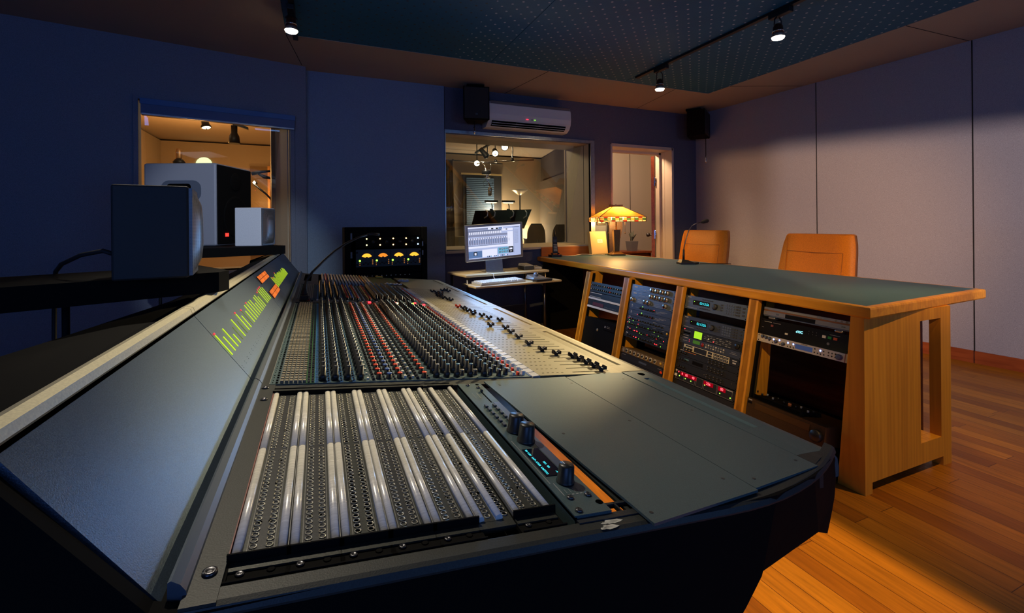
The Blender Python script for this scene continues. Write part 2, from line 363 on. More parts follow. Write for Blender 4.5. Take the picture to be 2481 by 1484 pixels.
# far wall with the live room window and the doorway
YB = 4.73
WX0, WX1, WZ0, WZ1 = 1.245, 3.05, 0.90, 2.15
DX0, DX1, DZ1 = 3.36, 4.33, 2.165
m = MB()
for q in ((1.234, WX0, 0, ZC), (WX0, WX1, 0, WZ0), (WX0, WX1, WZ1, ZC), (WX1, DX0, 0, ZC), (DX0, DX1, DZ1, ZC), (DX1, 4.90, 0, ZC)):
    m.box(q[0], q[1], YB, YB + .25, q[2], q[3])
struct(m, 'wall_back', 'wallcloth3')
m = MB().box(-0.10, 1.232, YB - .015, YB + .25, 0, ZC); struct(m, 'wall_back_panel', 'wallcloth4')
m = MB()
m.box(1.2315, 1.236, YB - .016, YB + .02, 0, ZC); m.box(WX1 + .055, WX1 + .058, YB - .001, YB + .01, 0, WZ1 + .06); m.box(DX0 - .012, DX0 - .008, YB - .001, YB + .01, 0, DZ1 + .01)
struct(m, 'trim_3', 'seam')
m = MB(); m.m = 0                                                  # window_2 : live room window in its deep reveal
m.box(WX0 - .01, WX1 + .055, YB - .012, YB + .02, WZ1, WZ1 + .035); m.box(WX1, WX1 + .055, YB - .012, YB + .02, WZ0 - .03, WZ1); m.box(WX0 - .01, WX0, YB - .012, YB + .02, WZ0 - .03, WZ1)
win2 = m.build('window_2', ['silver']); tag(win2, None, None, None, 'structure')
m = MB(); m.hexa([(WX0 - .01, YB - .03, WZ0 - .035), (WX1 + .05, YB - .02, WZ0), (WX1, YB + .5, WZ0 + .02), (WX0, YB + .5, WZ0 - .005), (WX0 - .01, YB - .03, WZ0 - .01), (WX1 + .05, YB - .02, WZ0 + .025), (WX1, YB + .5, WZ0 + .04), (WX0, YB + .5, WZ0 + .02)])
m.build('sill', 'jamb', win2)
m = MB(); m.box(WX1 - .006, WX1 + .05, YB + .02, YB + .14, WZ0, WZ1); m.hexa([(WX1 - .008, YB + .145, WZ0), (WX1 + .06, YB + .145, WZ0), (WX1 + .06, YB + .52, WZ0), (WX1 - .05, YB + .52, WZ0), (WX1 - .008, YB + .145, WZ1), (WX1 + .06, YB + .145, WZ1), (WX1 + .06, YB + .52, WZ1), (WX1 - .05, YB + .52, WZ1)])
m.m = 1; m.box(WX1 - .0075, WX1 + .01, YB + .139, YB + .146, WZ0, WZ1); m.box(WX1 - .007, WX1 + .01, YB + .018, YB + .024, WZ0, WZ1); m.m = 2; m.box(WX1 - .062, WX1 - .03, YB + .50, YB + .53, WZ0, WZ1)
m.build('jamb', ['jamb', 'seam', 'soffit'], win2)
m = MB(); m.box(WX0, WX1 + .05, YB + .02, YB + .5, WZ1 - .005, WZ1 + .04); m.box(WX0 - .05, WX0 + .004, YB + .02, YB + .5, WZ0, WZ1); m.build('head_lining', 'soffit', win2)
gm = bpy.data.materials.new('window_glass'); gm.use_nodes = True; n, l = gm.node_tree.nodes, gm.node_tree.links; n.clear()
o_ = n.new('ShaderNodeOutputMaterial'); tr = n.new('ShaderNodeBsdfTransparent'); gl = n.new('ShaderNodeBsdfGlossy'); gl.inputs['Roughness'].default_value = 0.01; ms = n.new('ShaderNodeMixShader'); ms.inputs[0].default_value = 0.07
tr.inputs[0].default_value = (0.93, 0.95, 0.93, 1); l.new(tr.outputs[0], ms.inputs[1]); l.new(gl.outputs[0], ms.inputs[2]); l.new(ms.outputs[0], o_.inputs[0]); M['glass'] = gm
m = MB(); m.hexa([(WX0, YB + .50, WZ0), (WX1, YB + .50, WZ0), (WX1, YB + .506, WZ0), (WX0, YB + .506, WZ0), (WX0, YB + .18, WZ1), (WX1, YB + .18, WZ1), (WX1, YB + .186, WZ1), (WX0, YB + .186, WZ1)]); m.build('pane', 'glass', win2)
# doorway and the door standing open into the hall
m = MB()
for q in ((DX1 - .02, DX1 + .012, -.01, .27, 0, DZ1), (DX0 - .012, DX0 + .012, -.005, .27, 0, DZ1), (DX0, DX1, -.01, .27, DZ1 - .03, DZ1 + .008)): m.box(q[0], q[1], YB + q[2], YB + q[3], q[4], q[5])
door = m.build('door_1', 'peach'); tag(door, None, None, None, 'structure')
m = MB(); m.box(DX1 - .022, DX1 - .0195, YB + .13, YB + .136, 0, DZ1 - .03); m.box(DX1 - .05, DX1 - .02, YB + .20, YB + .27, 0, DZ1 - .03); m.box(DX0 + .01, DX1, YB + .20, YB + .27, DZ1 - .06, DZ1 - .03); m.build('door_stop', 'peach', door)
hx, hy = DX1 - .055, YB + .29
dm = frame((hx, hy, 0), (0.655, 0.755, 0), (-0.755, 0.655, 0))
m = MB().at(dm); m.box(.03, .86, 0, .045, 0.01, DZ1 - .06); m.build('door_leaf', wood('door_leaf_wood', (.30, .09, .025), (.18, .05, .012), .35, 2), door)
m = MB().at(dm); m.box(.025, .03, 0, .045, 0.01, DZ1 - .06)
m.build('leaf_edge', 'redwood', door)
for zz in (1.75, 1.02, 0.25):
    m = MB().at(dm); m.box(-.03, .035, -.006, .006, zz - .06, zz + .06); m.cyl((0, -.012, zz - .06), (0, -.012, zz + .06), .011); m.build('hinge', 'chrome', door)
m = MB().at(dm)
for s in (-1, 1): m.cyl((.78, .022, 1.0), (.78, .022 + s * .075, 1.0), .012); m.lathe([(0, -.03), (.022, -.025), (.03, 0), (.022, .025), (0, .03)], 14, (.78, .022 + s * .085, 1.0))
m.build('door_knob', 'steel', door)
# left wall, splayed, with the booth window
LW = frame((-0.10, 4.61, 0), (-0.9816, -0.1911, 0), (-0.1911, 0.9816, 0))     # x runs leftward along the wall, y out of the room
LW = Matrix(((-0.9816, -0.1911, 0, -0.10), (-0.1911, 0.9816, 0, 4.61), (0, 0, 1, 0), (0, 0, 0, 1)))
LX0, LX1, LZ0, LZ1 = 0.135, 1.205, 0.80, 2.165
m = MB().at(LW)
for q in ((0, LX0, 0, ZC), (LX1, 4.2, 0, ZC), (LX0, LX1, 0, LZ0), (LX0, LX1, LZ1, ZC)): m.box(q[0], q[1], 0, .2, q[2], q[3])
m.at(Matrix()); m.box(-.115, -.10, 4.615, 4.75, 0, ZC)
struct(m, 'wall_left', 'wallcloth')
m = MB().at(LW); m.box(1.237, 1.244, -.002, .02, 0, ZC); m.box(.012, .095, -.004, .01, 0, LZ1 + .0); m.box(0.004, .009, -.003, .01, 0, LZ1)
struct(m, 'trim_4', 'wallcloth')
m = MB().at(LW)
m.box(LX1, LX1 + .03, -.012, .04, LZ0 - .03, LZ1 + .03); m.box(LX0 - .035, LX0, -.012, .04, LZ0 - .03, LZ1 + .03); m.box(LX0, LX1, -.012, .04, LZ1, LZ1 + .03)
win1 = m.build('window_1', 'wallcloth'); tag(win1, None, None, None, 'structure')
m = MB().at(LW); m.box(LX0 - .03, LX0 + .004, .03, .095, LZ0, LZ1); m.hexa([(LX0 - .03, .10, LZ0), (LX0 + .012, .10, LZ0), (LX0 + .088, .30, LZ0), (LX0 - .03, .30, LZ0), (LX0 - .03, .10, LZ1), (LX0 + .012, .10, LZ1), (LX0 + .088, .30, LZ1), (LX0 - .03, .30, LZ1)]); m.build('jamb', 'jamb', win1)
m = MB().at(LW); m.box(LX0 - .02, LX0 + .122, .302, .35, LZ0, LZ1); m.build('jamb_edge', wood('booth_frame_wood', (.40, .2, .07), (.26, .12, .04), .5, 2), win1)
m = MB().at(LW); m.box(LX0, LX1, -.01, .4, LZ0 - .03, LZ0); m.build('sill', 'jamb', win1)
m = MB().at(LW); m.hexa([(LX0 + .01, .42, LZ0), (LX1 + .02, .42, LZ0), (LX1 + .02, .426, LZ0), (LX0 + .01, .426, LZ0), (LX0 + .01, .20, LZ1), (LX1 + .02, .20, LZ1), (LX1 + .02, .206, LZ1), (LX0 + .01, .206, LZ1)]); m.build('pane', 'glass', win1)
bm_ = fabric('blind_blue', (0.10, 0.22, 0.50), 500, .1, .1)
t = thing('roller_blind', 'blue roller blind wound up in its long cassette above the booth window', 'blind', (0, 0, 0), rot=LW)
m = MB(); m.prism([(-.055, 2.045), (.03, 2.045), (.03, 2.165), (-.04, 2.165), (-.055, 2.15)], 'x', .105, 1.185); m.build('cassette', mat('blind_cassette', (0.07, 0.13, 0.30), .5), t)
m = MB(); m.box(.10, 1.19, -.062, -.05, 2.118, 2.163, .004); m.build('top_rail', bm_, t)
m = MB(); m.box(.11, 1.18, -.058, -.052, 2.036, 2.048); m.build('hem_bar', 'silver', t)
# neighbouring rooms
def slab(name, pts, z0, z1, mt):
    m = MB().prism(pts, 'z', z0, z1); return struct(m, name, mt)
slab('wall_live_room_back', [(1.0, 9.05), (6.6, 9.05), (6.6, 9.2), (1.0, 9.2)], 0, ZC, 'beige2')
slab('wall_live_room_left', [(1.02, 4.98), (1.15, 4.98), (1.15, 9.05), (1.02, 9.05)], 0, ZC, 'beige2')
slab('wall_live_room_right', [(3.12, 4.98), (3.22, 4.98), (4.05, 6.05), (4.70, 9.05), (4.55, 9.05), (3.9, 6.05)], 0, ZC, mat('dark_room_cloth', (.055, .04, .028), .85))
slab('wall_hall_back', [(4.12, 6.75), (6.6, 6.75), (6.6, 6.85), (4.17, 6.85)], 0, ZC, mat('hall_paint', (.60, .54, .46), .7))
slab('wall_hall_right', [(6.1, 4.98), (6.2, 4.98), (6.2, 6.75), (6.1, 6.75)], 0, ZC, M['peach'])
m = MB().box(5.19, 5.196, 6.744, 6.752, 0, ZC); struct(m, 'trim_5', 'seam')
slab('wall_hall_front', [(4.9, 4.90), (6.2, 4.90), (6.2, 4.98), (4.9, 4.98)], 0, ZC, M['peach'])
slab('wall_booth_back', [(-4.2, 9.3), (1.02, 9.3), (1.02, 9.4), (-4.2, 9.4)], 0, ZC, 'beige')
slab('wall_booth_left', [(-2.55, 4.75), (-2.42, 4.75), (-2.42, 9.3), (-2.55, 9.3)], 0, ZC, 'beige')
slab('wall_booth_near', [(-2.55, 4.50), (-2.42, 4.36), (-2.42, 4.8), (-2.55, 4.8)], 0, ZC, 'beige')
# ------------------------------------------------------------------ mixing console
def zs(a): return 0.83 - 0.11 * a                       # sloping control surface
def AX(r): return r * 0.32 / (1 - 0.11 * r)             # column position across the surface
TILT = atan2(0.11, 1.0)
def surf(a, y, dz=0.0): return Matrix.Translation((a, y, zs(a) + dz)) @ Matrix.Rotation(TILT, 4, 'Y')
def deck(m, a0, a1, y0, y1, t0, t1):                    # slab lying on the sloping surface
    m.hexa([(a0, y0, zs(a0) + t0), (a1, y0, zs(a1) + t0), (a1, y1, zs(a1) + t0), (a0, y1, zs(a0) + t0),
            (a0, y0, zs(a0) + t1), (a1, y0, zs(a1) + t1), (a1, y1, zs(a1) + t1), (a0, y1, zs(a0) + t1)])
M['decking'] = noisy(mat('deck_paint', (.030, .033, .029), .5, .15), 600, .2, .1)
con = thing('mixing_console', 'long grey mixing console with lit meter bridge and rows of coloured knobs', 'mixing console', (0.2, 2.0, 0))
CI = WM[con.name].inverted()
YE = 3.45
PROF = [(-.105, .837), (.60, .763), (.72, .751), (.81, .742), (.85, .732), (.872, .712), (.872, .688), (.848, .660), (.812, .643), (.785, .628), (.735, .655), (.565, .668), (.562, .662), (.53, .632), (.51, .615), (.44, .5), (.44, 0), (-.45, 0), (-.45, .80), (-.42, .94), (-.30, .985), (-.235, .990), (-.127, .846)]
def cy(a): return .445 + max(0, a - .5) ** 2 * .68
m = MB()                                                # end cheeks, rear and front shells
nP = len(PROF)
for yf, th in ((cy, .014), (lambda a: YE, .02)):
    m.add([(a, yf(a), z) for a, z in PROF] + [(a, yf(a) + th, z) for a, z in PROF], [list(range(nP))[::-1], list(range(nP, 2 * nP))] + [(i, (i + 1) % nP, nP + (i + 1) % nP, nP + i) for i in range(nP)])
m.prism([(-.46, 0), (-.45, 0), (-.45, .80), (-.46, .80)], 'y', .46, YE)
m.box(.20, .22, 1.05, YE, 0, .74); m.box(-.45, .22, 1.05, YE, .0, .02)
m.prism([(.872, .69), (.848, .660), (.812, .643), (.785, .628), (.735, .655), (.64, .662), (.64, .668), (.735, .661), (.785, .634), (.812, .649), (.845, .664), (.866, .69)], 'y', .54, YE)
m.build('frame', 'blackmatte', con, True)
m = MB()                                                # rear hood behind the meter bridge
rows = []
for y, bk in ((.455, .66), (.55, .60), (.7, .52), (1.0, .45), (1.4, .375), (2.0, .36), (YE, .36)):
    d_ = bk - .236; rows.append([(-.236, y, .985), (-.236 - .4 * d_, y, .982), (-.236 - .8 * d_, y, .968), (-bk, y, .94), (-bk - .012, y, .86), (-bk - .012, y, .50)])
m.sheet(rows); m.add(rows[0] + [(-.236, .455, .5)], [list(range(7))]); m.build('rear_hood', 'blackmatte', con, True)
# deck plates
m = MB()
deck(m, -.108, AX(-.262), .447, 1.02, -.02, .0)
def zap(a): return zs(a) - .001 if a < .60 else (zs(.60) - .001 + (a - .60) / .16 * (.7482 - zs(.60) + .001) if a < .76 else .7482 - (a - .76) * .045)
ap = [-.108 + (.862 + .108) * k / 24 for k in range(25)]
m.sheet([[(a, cy(a) - .001, zap(a) - .010) for a in ap], [(a, cy(a) - .001, zap(a) - .008) for a in ap], [(a, cy(a) + .0015, zap(a) - .002) for a in ap], [(a, cy(a) + .006, zap(a)) for a in ap], [(a, max(.466, cy(a) + .02), zap(a)) for a in ap], [(a, max(.50, cy(a) + .02) if a > .58 else .468, zap(a) - .001) for a in ap]], False)
deck(m, AX(.80), AX(.823), .464, .98, -.06, -.03); deck(m, AX(1.0), .62, .464, 1.02, -.008, -.004)
deck(m, .62, .76, .49, 1.02, -.03, -.006)
deck(m, AX(-.30), .50, .985, 1.02, -.012, -.002)
deck(m, -.108, AX(-.30), 1.02, 2.24, -.02, .0); deck(m, -.108, AX(-.30), 2.24, YE, -.02, .0)
deck(m, AX(-.30), .485, 2.13, 2.215, -.02, -.001); deck(m, AX(-.30), .485, 2.80, YE, -.02, -.001)
m.build('deck_plate', M['decking'], con, True)
m = MB(); deck(m, AX(-.262), AX(.80), .464, 1.0, -.06, -.055); m.box(AX(-.262), AX(-.262) + .002, .464, 1.0, .78, .835); m.box(AX(.80) - .002, AX(.80), .464, .99, .72, .77)
m.build('patch_tray', 'blackmatte', con, True)
m = MB()                                                # white scuffs left by tape, screws
for y, a in ((.485, -.093), (.935, -.094), (1.0, -.098)): m.at(surf(a, y)); m.lathe([(.0065, 0), (.006, .0025), (.0035, .003), (.002, .0015)], 14)
m.build('screw', 'steel', con, True)
m = MB(); rng = random.Random(4)
for k in range(9):
    a, y = .302 + rng.random() * .028, .449 + rng.random() * .012
    m.at(surf(a, y, -.0008)); r = .002 + rng.random() * .004
    m.add([(r * (1.2 + rng.random()) * cos(q), .6 * r * (.6 + rng.random()) * sin(q), 0) for q in [i * pi / 3 for i in range(6)]], [list(range(6))])
m.build('tape_residue', 'offwhite', con, True)
# patch panels: 19-inch rows of jack sockets lying lengthwise between raised label rails
PU = [(-.243, -.114), (-.079, .041), (.073, .191), (.22, .331), (.362, .472), (.502, .566), (.632, .742)]
PY0, PY1 = .500, .968
rail_white = noisy(mat('label_rail', (.80, .78, .72), .25, .1), 40, .12, 0, .05, (1, 12, 1)); M['rail'] = rail_white
M['platedark'] = noisy(mat('patch_plate', (.055, .058, .050), .42, .4), 500, .25, .1); M['plateline'] = mat('plate_line', (.22, .22, .20), .5)
ringm = mat('jack_ring', (.36, .35, .30), .3, .8); M['ring'] = ringm; M['hole'] = mat('jack_hole', (.002, .002, .002), .9, spec=0)
for ui, (ra, rb) in enumerate(PU):
    a0, a1 = AX(ra), AX(rb); single = ui == 5
    m = MB(); deck(m, a0 - .006, a1 + (.016 if single else .006), PY0 - .012, PY1 + .01, -.010, -.004)
    ins = (a0 + a1) / 2; ww = .012 if not single else .007
    m.m = 1
    for s in (-1, 1): deck(m, ins + s * ww - .0004, ins + s * ww + .0004, PY0, PY1, -.004, -.0036)
    m.m = 2
    if ui not in (2,): deck(m, ins - ww, ins + ww, PY0, PY1, -.004, -.0037)
    m.m = 3
    for y in (.56, .64, .70, .745, .80, .87):
        for s in (-.005, .005):
            m.at(surf(ins + s, y, -.0036)); m.lathe([(.0022, 0), (.002, .0006)], 8)
    m.at(Matrix())
    pp = m.build('patch_panel', ['platedark', 'plateline', M['consoledark'] if ui < 4 else 'decking', 'hole'], con, True)
    for k, a in enumerate((a0, a1)):
        m = MB(); hw = .0046
        for y0, y1 in ((PY0 + .0015, .731), (.733, PY1 - .001)):
            pts = [(a + hw * cos(t), zs(a) - .004 + 0.0058 * max(0, sin(t)) ** .45) for t in [pi * i / 8 for i in range(9)]]
            m.prism(pts, 'y', y0, y1, True)
        if k == 0: m.m = 1; deck(m, a - hw - .0012, a - hw - .0002, PY0 + .002, PY1, -.004, .001)
        m.build('label_rail', ['rail', mat('rail_edge', (.30, .12, .10), .4)] if ui == 0 and k == 0 else ['rail', 'plateline'], pp, True)
    m = MB()
    for a in ((a0 + .0125, a1 - .0125) if not single else (a0 + .0110, a1 + .0095)):
        for h in range(2):
            for j in range(24):
                y = (PY0 + .010 if h == 0 else .742) + j * (.0094 if h == 0 else .0093)
                if y > PY1 - .004: continue
                m.at(surf(a, y, -.004)); m.m = 0; m.lathe([(.0040, 0), (.0040, .0012), (.0029, .0012), (.0029, .0)], 10); m.m = 1; m.add([(.0029 * cos(q), .0029 * sin(q), .0002) for q in [i * pi / 4 for i in range(8)]], [list(range(8))])
    j = m.build('jack_sockets', ['ring', 'hole'], pp, True); j['kind'] = 'stuff'
    for yy, nm in (((.470, .500), 0), ((.968, .998), 1)):                # end brackets
        if single and nm == 0: continue
        m = MB()
        deck(m, a0 - .0065, a1 + .0085, yy[0], yy[1], -.012, -.006)
        e = yy[1] if nm == 0 else yy[0]
        deck(m, a0 - .0065, a1 + .0085, e - .0008, e + .0012, -.012, .0045)
        deck(m, a0 - .0065, a1 + .0085, (yy[0] if nm == 0 else yy[1]) - .0008, (yy[0] if nm == 0 else yy[1]) + .0012, -.03 if nm == 0 else -.012, -.0005)
        m.m = 1
        for q in ((a0 + .006, .6),):
            m.at(surf(q[0], sum(yy) / 2, -.006)); m.lathe([(.0042, 0), (.0038, .0015), (.002, .002), (.001, .001)], 12)
        m.m = 0; m.at(surf(a1 - .008, sum(yy) / 2, -.006)); m.lathe([(.004, 0), (.003, .001)], 10)
        m.build('bracket', ['blackmatte', 'steel'], pp, True)
# remote control module
_surf, _deck = surf, deck
KM_ = 1.0295
def surf(a, y, dz=0.0): return _surf(a * KM_, y * KM_, dz - .010)
def deck(m, a0, a1, y0, y1, t0, t1): _deck(m, a0 * KM_, a1 * KM_, y0 * KM_, y1 * KM_, t0 - .010, t1 - .010)
mod = None
a0, a1 = .271, .322
m = MB(); deck(m, a0, a1, .459, .945, .008, .014); deck(m, a0, a0 + .003, .459, .945, -.02, .012); m.m = 1
m.at(surf(.317, .478, .0141)); m.lathe([(.005, 0), (.005, .0002)], 14); m.at(surf(.312, .936, .0141)); m.lathe([(.004, 0), (.004, .0002)], 14)
m.at(Matrix()); m.m = 2
deck(m, .309, .3215, .55, .83, .014, .0143)
m.m = 1; deck(m, .3045, .307, .829, .895, .0141, .0144)
mod = m.build('remote_module', ['console', 'hole', M['bluegrey']], con, True)
for a, y, sc in ((.297, .694, 1), (.2985, .655, 1), (.2985, .530, .85)):
    m = MB().at(surf(a, y, .014) @ Matrix.Scale(sc, 4)); m.lathe([(.0150, 0), (.0152, .003), (.0138, .004), (.0125, .026), (.0115, .0285), (0, .0285)], 22); m.build('knob', 'knobblack', mod, True)
m = MB().at(surf(.2985, .530, .014 + .0286 * .85)); m.box(-.0006, .0006, .001, .009, 0, .0003); m.build('pointer_line', 'white', mod, True)
for r0, r1, nb in (((.287, .808), (.288, .721), 6), ((.304, .809), (.304, .738), 5)):
    for k in range(nb):
        f = k / (nb - 1); m = MB().at(surf(r0[0] + (r1[0] - r0[0]) * f, r0[1] + (r1[1] - r0[1]) * f, .014)); m.box(-.003, .003, -.0055, .0055, 0, .0035, .0008); m.build('button', 'darkgrey', mod, True)
m = MB()
for a, y in ((.2915, .779), (.3085, .776)): m.at(surf(a, y, .014)); m.lathe([(.0013, 0), (.001, .001), (0, .0014)], 8)
m.build('status_led', 'e_green', mod, True)
m = MB(); deck(m, .279, .3065, .548, .628, .0142, .0150); dsp = m.build('display', mat('display_glass', (.005, .008, .02), .15), mod, True)
for a, body, y in ((.284, '88 1981  PAD VERB  HALL01', .588), (.2945, '001  88', .577), (.3005, '*4', .556)):
    mw = CI @ frame((a * KM_, y * KM_, zs(a * KM_) + .0052), (0, -1, 0), (-1, 0, -.11))
    text('display_text', body, .0062, 'e_cyan', mw, dsp, ext=.0001)
m = MB(); deck(m, .2755, .2765, .53, .66, .0141, .0143)
for k in range(4): deck(m, .287 + k * .006, .2876 + k * .006, .505, .514, .0141, .0143); deck(m, .286 + k * .006, .289 + k * .006, .500, .502, .0141, .0143)
deck(m, .28, .2812, .50, .53, .0141, .0143)
for q in range(4): deck(m, (.283, .293, .283, .2925)[q], (.293, .2935, .2836, .293)[q], .852, (.8526, .885, .885, .8853)[q] if q else .8526, .0141, .0143)
m.build('panel_lettering', mat('legend_paint', (.30, .31, .30), .6), mod, True)
m = MB()
for a, y in ((.285, .494), (.311, .495), (.281, .467), (.308, .915), (.29, .932)): m.at(surf(a, y, .014)); m.lathe([(.0048, 0), (.0045, .0022), (.0025, .0032), (.0012, .002)], 12)
m.build('screw', 'steel', mod, True)
m = MB().at(surf(.306, .890, .014)); m.box(-.002, .002, -.004, .004, 0, .006, .001); m.build('slider_cap', 'knobblack', mod, True)
surf, deck = _surf, _deck
m = MB(); deck(m, .3315, .366, .490, .494, -.006, .0); deck(m, .347, .3495, .472, .494, -.006, .0); deck(m, .28, .366, .464, .474, -.006, .0005)
m.build('tray_crossbar', 'consoledark', con, True)
# loose-looking grey cover plates screwed over the empty bay
for pts, nm in (([(.366, .435), (.574, .462), (.565, 1.0), (.345, .985)], 0), ([(.577, .468), (.757, .497), (.752, 1.035), (.569, 1.0)], 1)):
    m = MB(); z0 = (lambda a: zs(a) + .000) if nm == 0 else (lambda a: zs(a) - .001)
    m.hexa([(a, y, z0(a) + .001) for a, y in pts] + [(a, y, z0(a) + .0045) for a, y in pts]); m.m = 1
    for a, y in ((.378, .455), (.386, .69), (.372, .955), (.548, .50), (.548, .72), (.555, .95)) if nm == 0 else ((.60, .49), (.735, .52), (.735, .75), (.72, .97)):
        m.at(Matrix.Translation((0, 0, z0(a) - zs(a) + .0046)) @ surf(a, y)); m.lathe([(.003, 0), (.0024, .0002)], 10)
    m.build('cover_plate', ['console', 'consoledark'], con, True)
# channel strips
PITCH = .0345
def tmpl(fn):
    m = MB(); fn(m); return m
def k_small(c): return lambda m: (setattr(m, 'm', 0), m.lathe([(.0068, 0), (.0068, .002), (.0061, .0025), (.0057, .0110)], 12), setattr(m, 'm', 1), m.lathe([(.0058, .0110), (.0055, .0132), (0, .0138)], 12))
def k_tall(m): m.m = 0; m.lathe([(.0078, 0), (.0076, .012), (.0058, .013), (.0050, .029)], 12); m.m = 1; m.lathe([(.0050, .029), (.0046, .0305), (0, .031)], 12)
def k_short(m): m.m = 0; m.lathe([(.0068, 0), (.0060, .002), (.0056, .015)], 12); m.m = 1; m.lathe([(.0056, .015), (.005, .0165), (0, .0167)], 12)
def btn(w, d, h): return lambda m: m.box(-w, w, -d, d, 0, h)
KIND = {'S': k_small(0), 'T': k_tall, 'H': k_short}
CAPS = {'r': 'red', 'b': 'blue', 't': 'tan', 'c': 'teal', 'k': 'greydark'}
BCOL = {'w': 'offwhite', 'k': 'knobblack', 't': 'tan', 'R': 'red', 'W': 'white'}
# (column, kind, colour, y offsets)
KN = [(.012, 'T', 'k', (0,)), (.088, 'T', 'k', (0,)), (.165, 'T', 'k', (0,)), (.243, 'T', 'k', (0,)), (.357, 'S', 'r', (0,)), (.419, 'S', 'b', (0,)), (.485, 'S', 'r', (0,)), (.636, 'S', 'r', (0,)),
      (.712, 'T', 't', (0,)), (.777, 'T', 'c', (0,)), (.840, 'T', 'c', (0,)), (.880, 'S', 't', (.012,)), (.923, 'T', 'c', (0,)), (.963, 'S', 't', (.012,)), (1.010, 'T', 'c', (0,)), (1.054, 'H', 'k', (.006,)), (1.10, 'H', 'k', (-.004,)), (1.152, 'H', 'k', (.006,))]
BT = [(-.229, 't', .0029, .0048, .0058), (-.201, 't', .0029, .0048, .0058), (-.174, 't', .0029, .0048, .0058), (-.147, 't', .0029, .0048, .0058), (-.121, 't', .0029, .0048, .0058), (-.095, 't', .0029, .0048, .0058),
      (-.069, 'k', .0022, .0060, .003), (-.045, 'k', .0022, .0060, .003), (.050, 'k', .0018, .0035, .003), (.127, 'k', .0018, .0035, .003), (.203, 'k', .0018, .0035, .003),
      (.290, 'w', .0022, .004, .004), (.322, 'k', .0025, .004, .005), (.390, 'k', .0018, .003, .004), (.452, 'k', .0018, .003, .004), (.518, 'w', .003, .005, .007), (.545, 'k', .003, .004, .006), (.566, 'w', .0026, .004, .006), (.592, 'k', .003, .004, .006), (.66, 'k', .0022, .004, .004),
      (1.195, 'w', .0035, .005, .008), (1.225, 'R', .0030, .0045, .008), (1.258, 'W', .0038, .005, .010)]
BTO = {'t': (-.0085, .0085), 'k': (-.007, .009), 'w': (.0,), 'R': (0,), 'W': (0.002,)}
base_m = MB(); H = PITCH / 2 - .0003
deck(base_m, AX(-.30), AX(1.296), -H, H, -.006, 0)
base_m.m = 1
for r in (-.0235, .050, .127, .203): deck(base_m, AX(r) - .0028, AX(r) - .0012, -H, H, 0, .0004); [deck(base_m, AX(r) - .001, AX(r) + .004, o - .0012, o + .0012, 0, .0008) for o in (-.012, -.004, .006, .013)]
base_m.m = 2
for r in (-.082, -.057, -.032): deck(base_m, AX(r) - .0005, AX(r) + .0005, -H, H, 0, .0004)
for o in (-.0165, 0.0, .0165): deck(base_m, AX(-.082), AX(-.032), o - .0006, o + .0006, 0, .0004)
base_m.m = 3
for r in (-.30, -.243, -.215, -.188, -.160, -.134, -.108): deck(base_m, AX(r) - .0005, AX(r) + .0005, -H, H, 0, .0004)
for r in (.308, .34, .375, .405, .437, .468, .50, .655): deck(base_m, AX(r) - .0007, AX(r) + .0007, -H + .004, H - .004, 0, .0003)
for r in (.33, .39, .452, .61, .66): [deck(base_m, AX(r) - .0022, AX(r) + .0022, o - .0008, o + .0008, 0, .0004) for o in (-.012, -.006, .002, .012)]
base_m.m = 4
deck(base_m, AX(-.262) - .001, AX(-.252), -.013, -.003, 0, .0003); deck(base_m, AX(-.262) - .001, AX(-.252), .003, .013, 0, .0003)
for o in (-.008, .006): base_m.at(surf(AX(-.283), o)); base_m.lathe([(.0012, 0), (.001, .001)], 6); base_m.at(Matrix())
base_m.m = 5; deck(base_m, AX(1.289), AX(1.296), -H, H, 0, .001)
base_me = base_m.mesh('channel_strip', ['console', 'brightblue', 'green', 'plateline', 'hole', M['blue']])
KT = {}
for kk, fn in KIND.items():
    q = MB(); fn(q); KT[kk] = q
def kmesh(kk, c):
    q = MB(); q.v, q.f, q.mi, q.sm = KT[kk].v, KT[kk].f, KT[kk].mi, KT[kk].sm
    return q.mesh('knob', ['knobblack', CAPS[c]])
KM = {(k, c): kmesh(k, c) for k, c in {(k[1], k[2]) for k in KN}}
BM = {}
near = [1.0395 + PITCH * i for i in range(31)]; far = [2.236 + PITCH * i for i in range(16)]
allk = MB(); allb = MB()
KS = ['knobblack'] + list(CAPS.values()); BS = list(BCOL.values())
nk = 0
for ci, yc in enumerate(near + far):
    st = link('channel_strip', base_me, con, None, CI @ Matrix.Translation((0, yc, 0)))
    WM[st.name] = Matrix.Translation((0, yc, 0))
    for r, k, c, offs in KN:
        for o in offs:
            a = AX(r)
            if ci < 5:
                link('knob', KM[(k, c)], st, None, surf(a, o))
            else:
                t = KT[k]; allk.at(surf(a, yc + o)); i0 = len(allk.mi); allk.add(t.v, t.f)
                for i, mi_ in enumerate(t.mi): allk.mi[i0 + i] = 0 if mi_ == 0 else KS.index(CAPS[c]); allk.sm[i0 + i] = t.sm[i]
    for r, c, w_, d_, h_ in BT:
        for o in BTO[c]:
            if ci < 3:
                key = (c, w_, d_, h_)
                if key not in BM:
                    q = MB(); q.box(-w_, w_, -d_, d_, 0, h_, .0006); BM[key] = q.mesh('button', BCOL[c])
                link('button', BM[key], st, None, surf(AX(r), o))
            else:
                allb.at(surf(AX(r), yc + o)); allb.m = BS.index(BCOL[c]); allb.box(-w_, w_, -d_, d_, 0, h_)
o = allk.build('knobs', KS, con, True); o['kind'] = 'stuff'
o = allb.build('buttons', BS, con, True); o['kind'] = 'stuff'
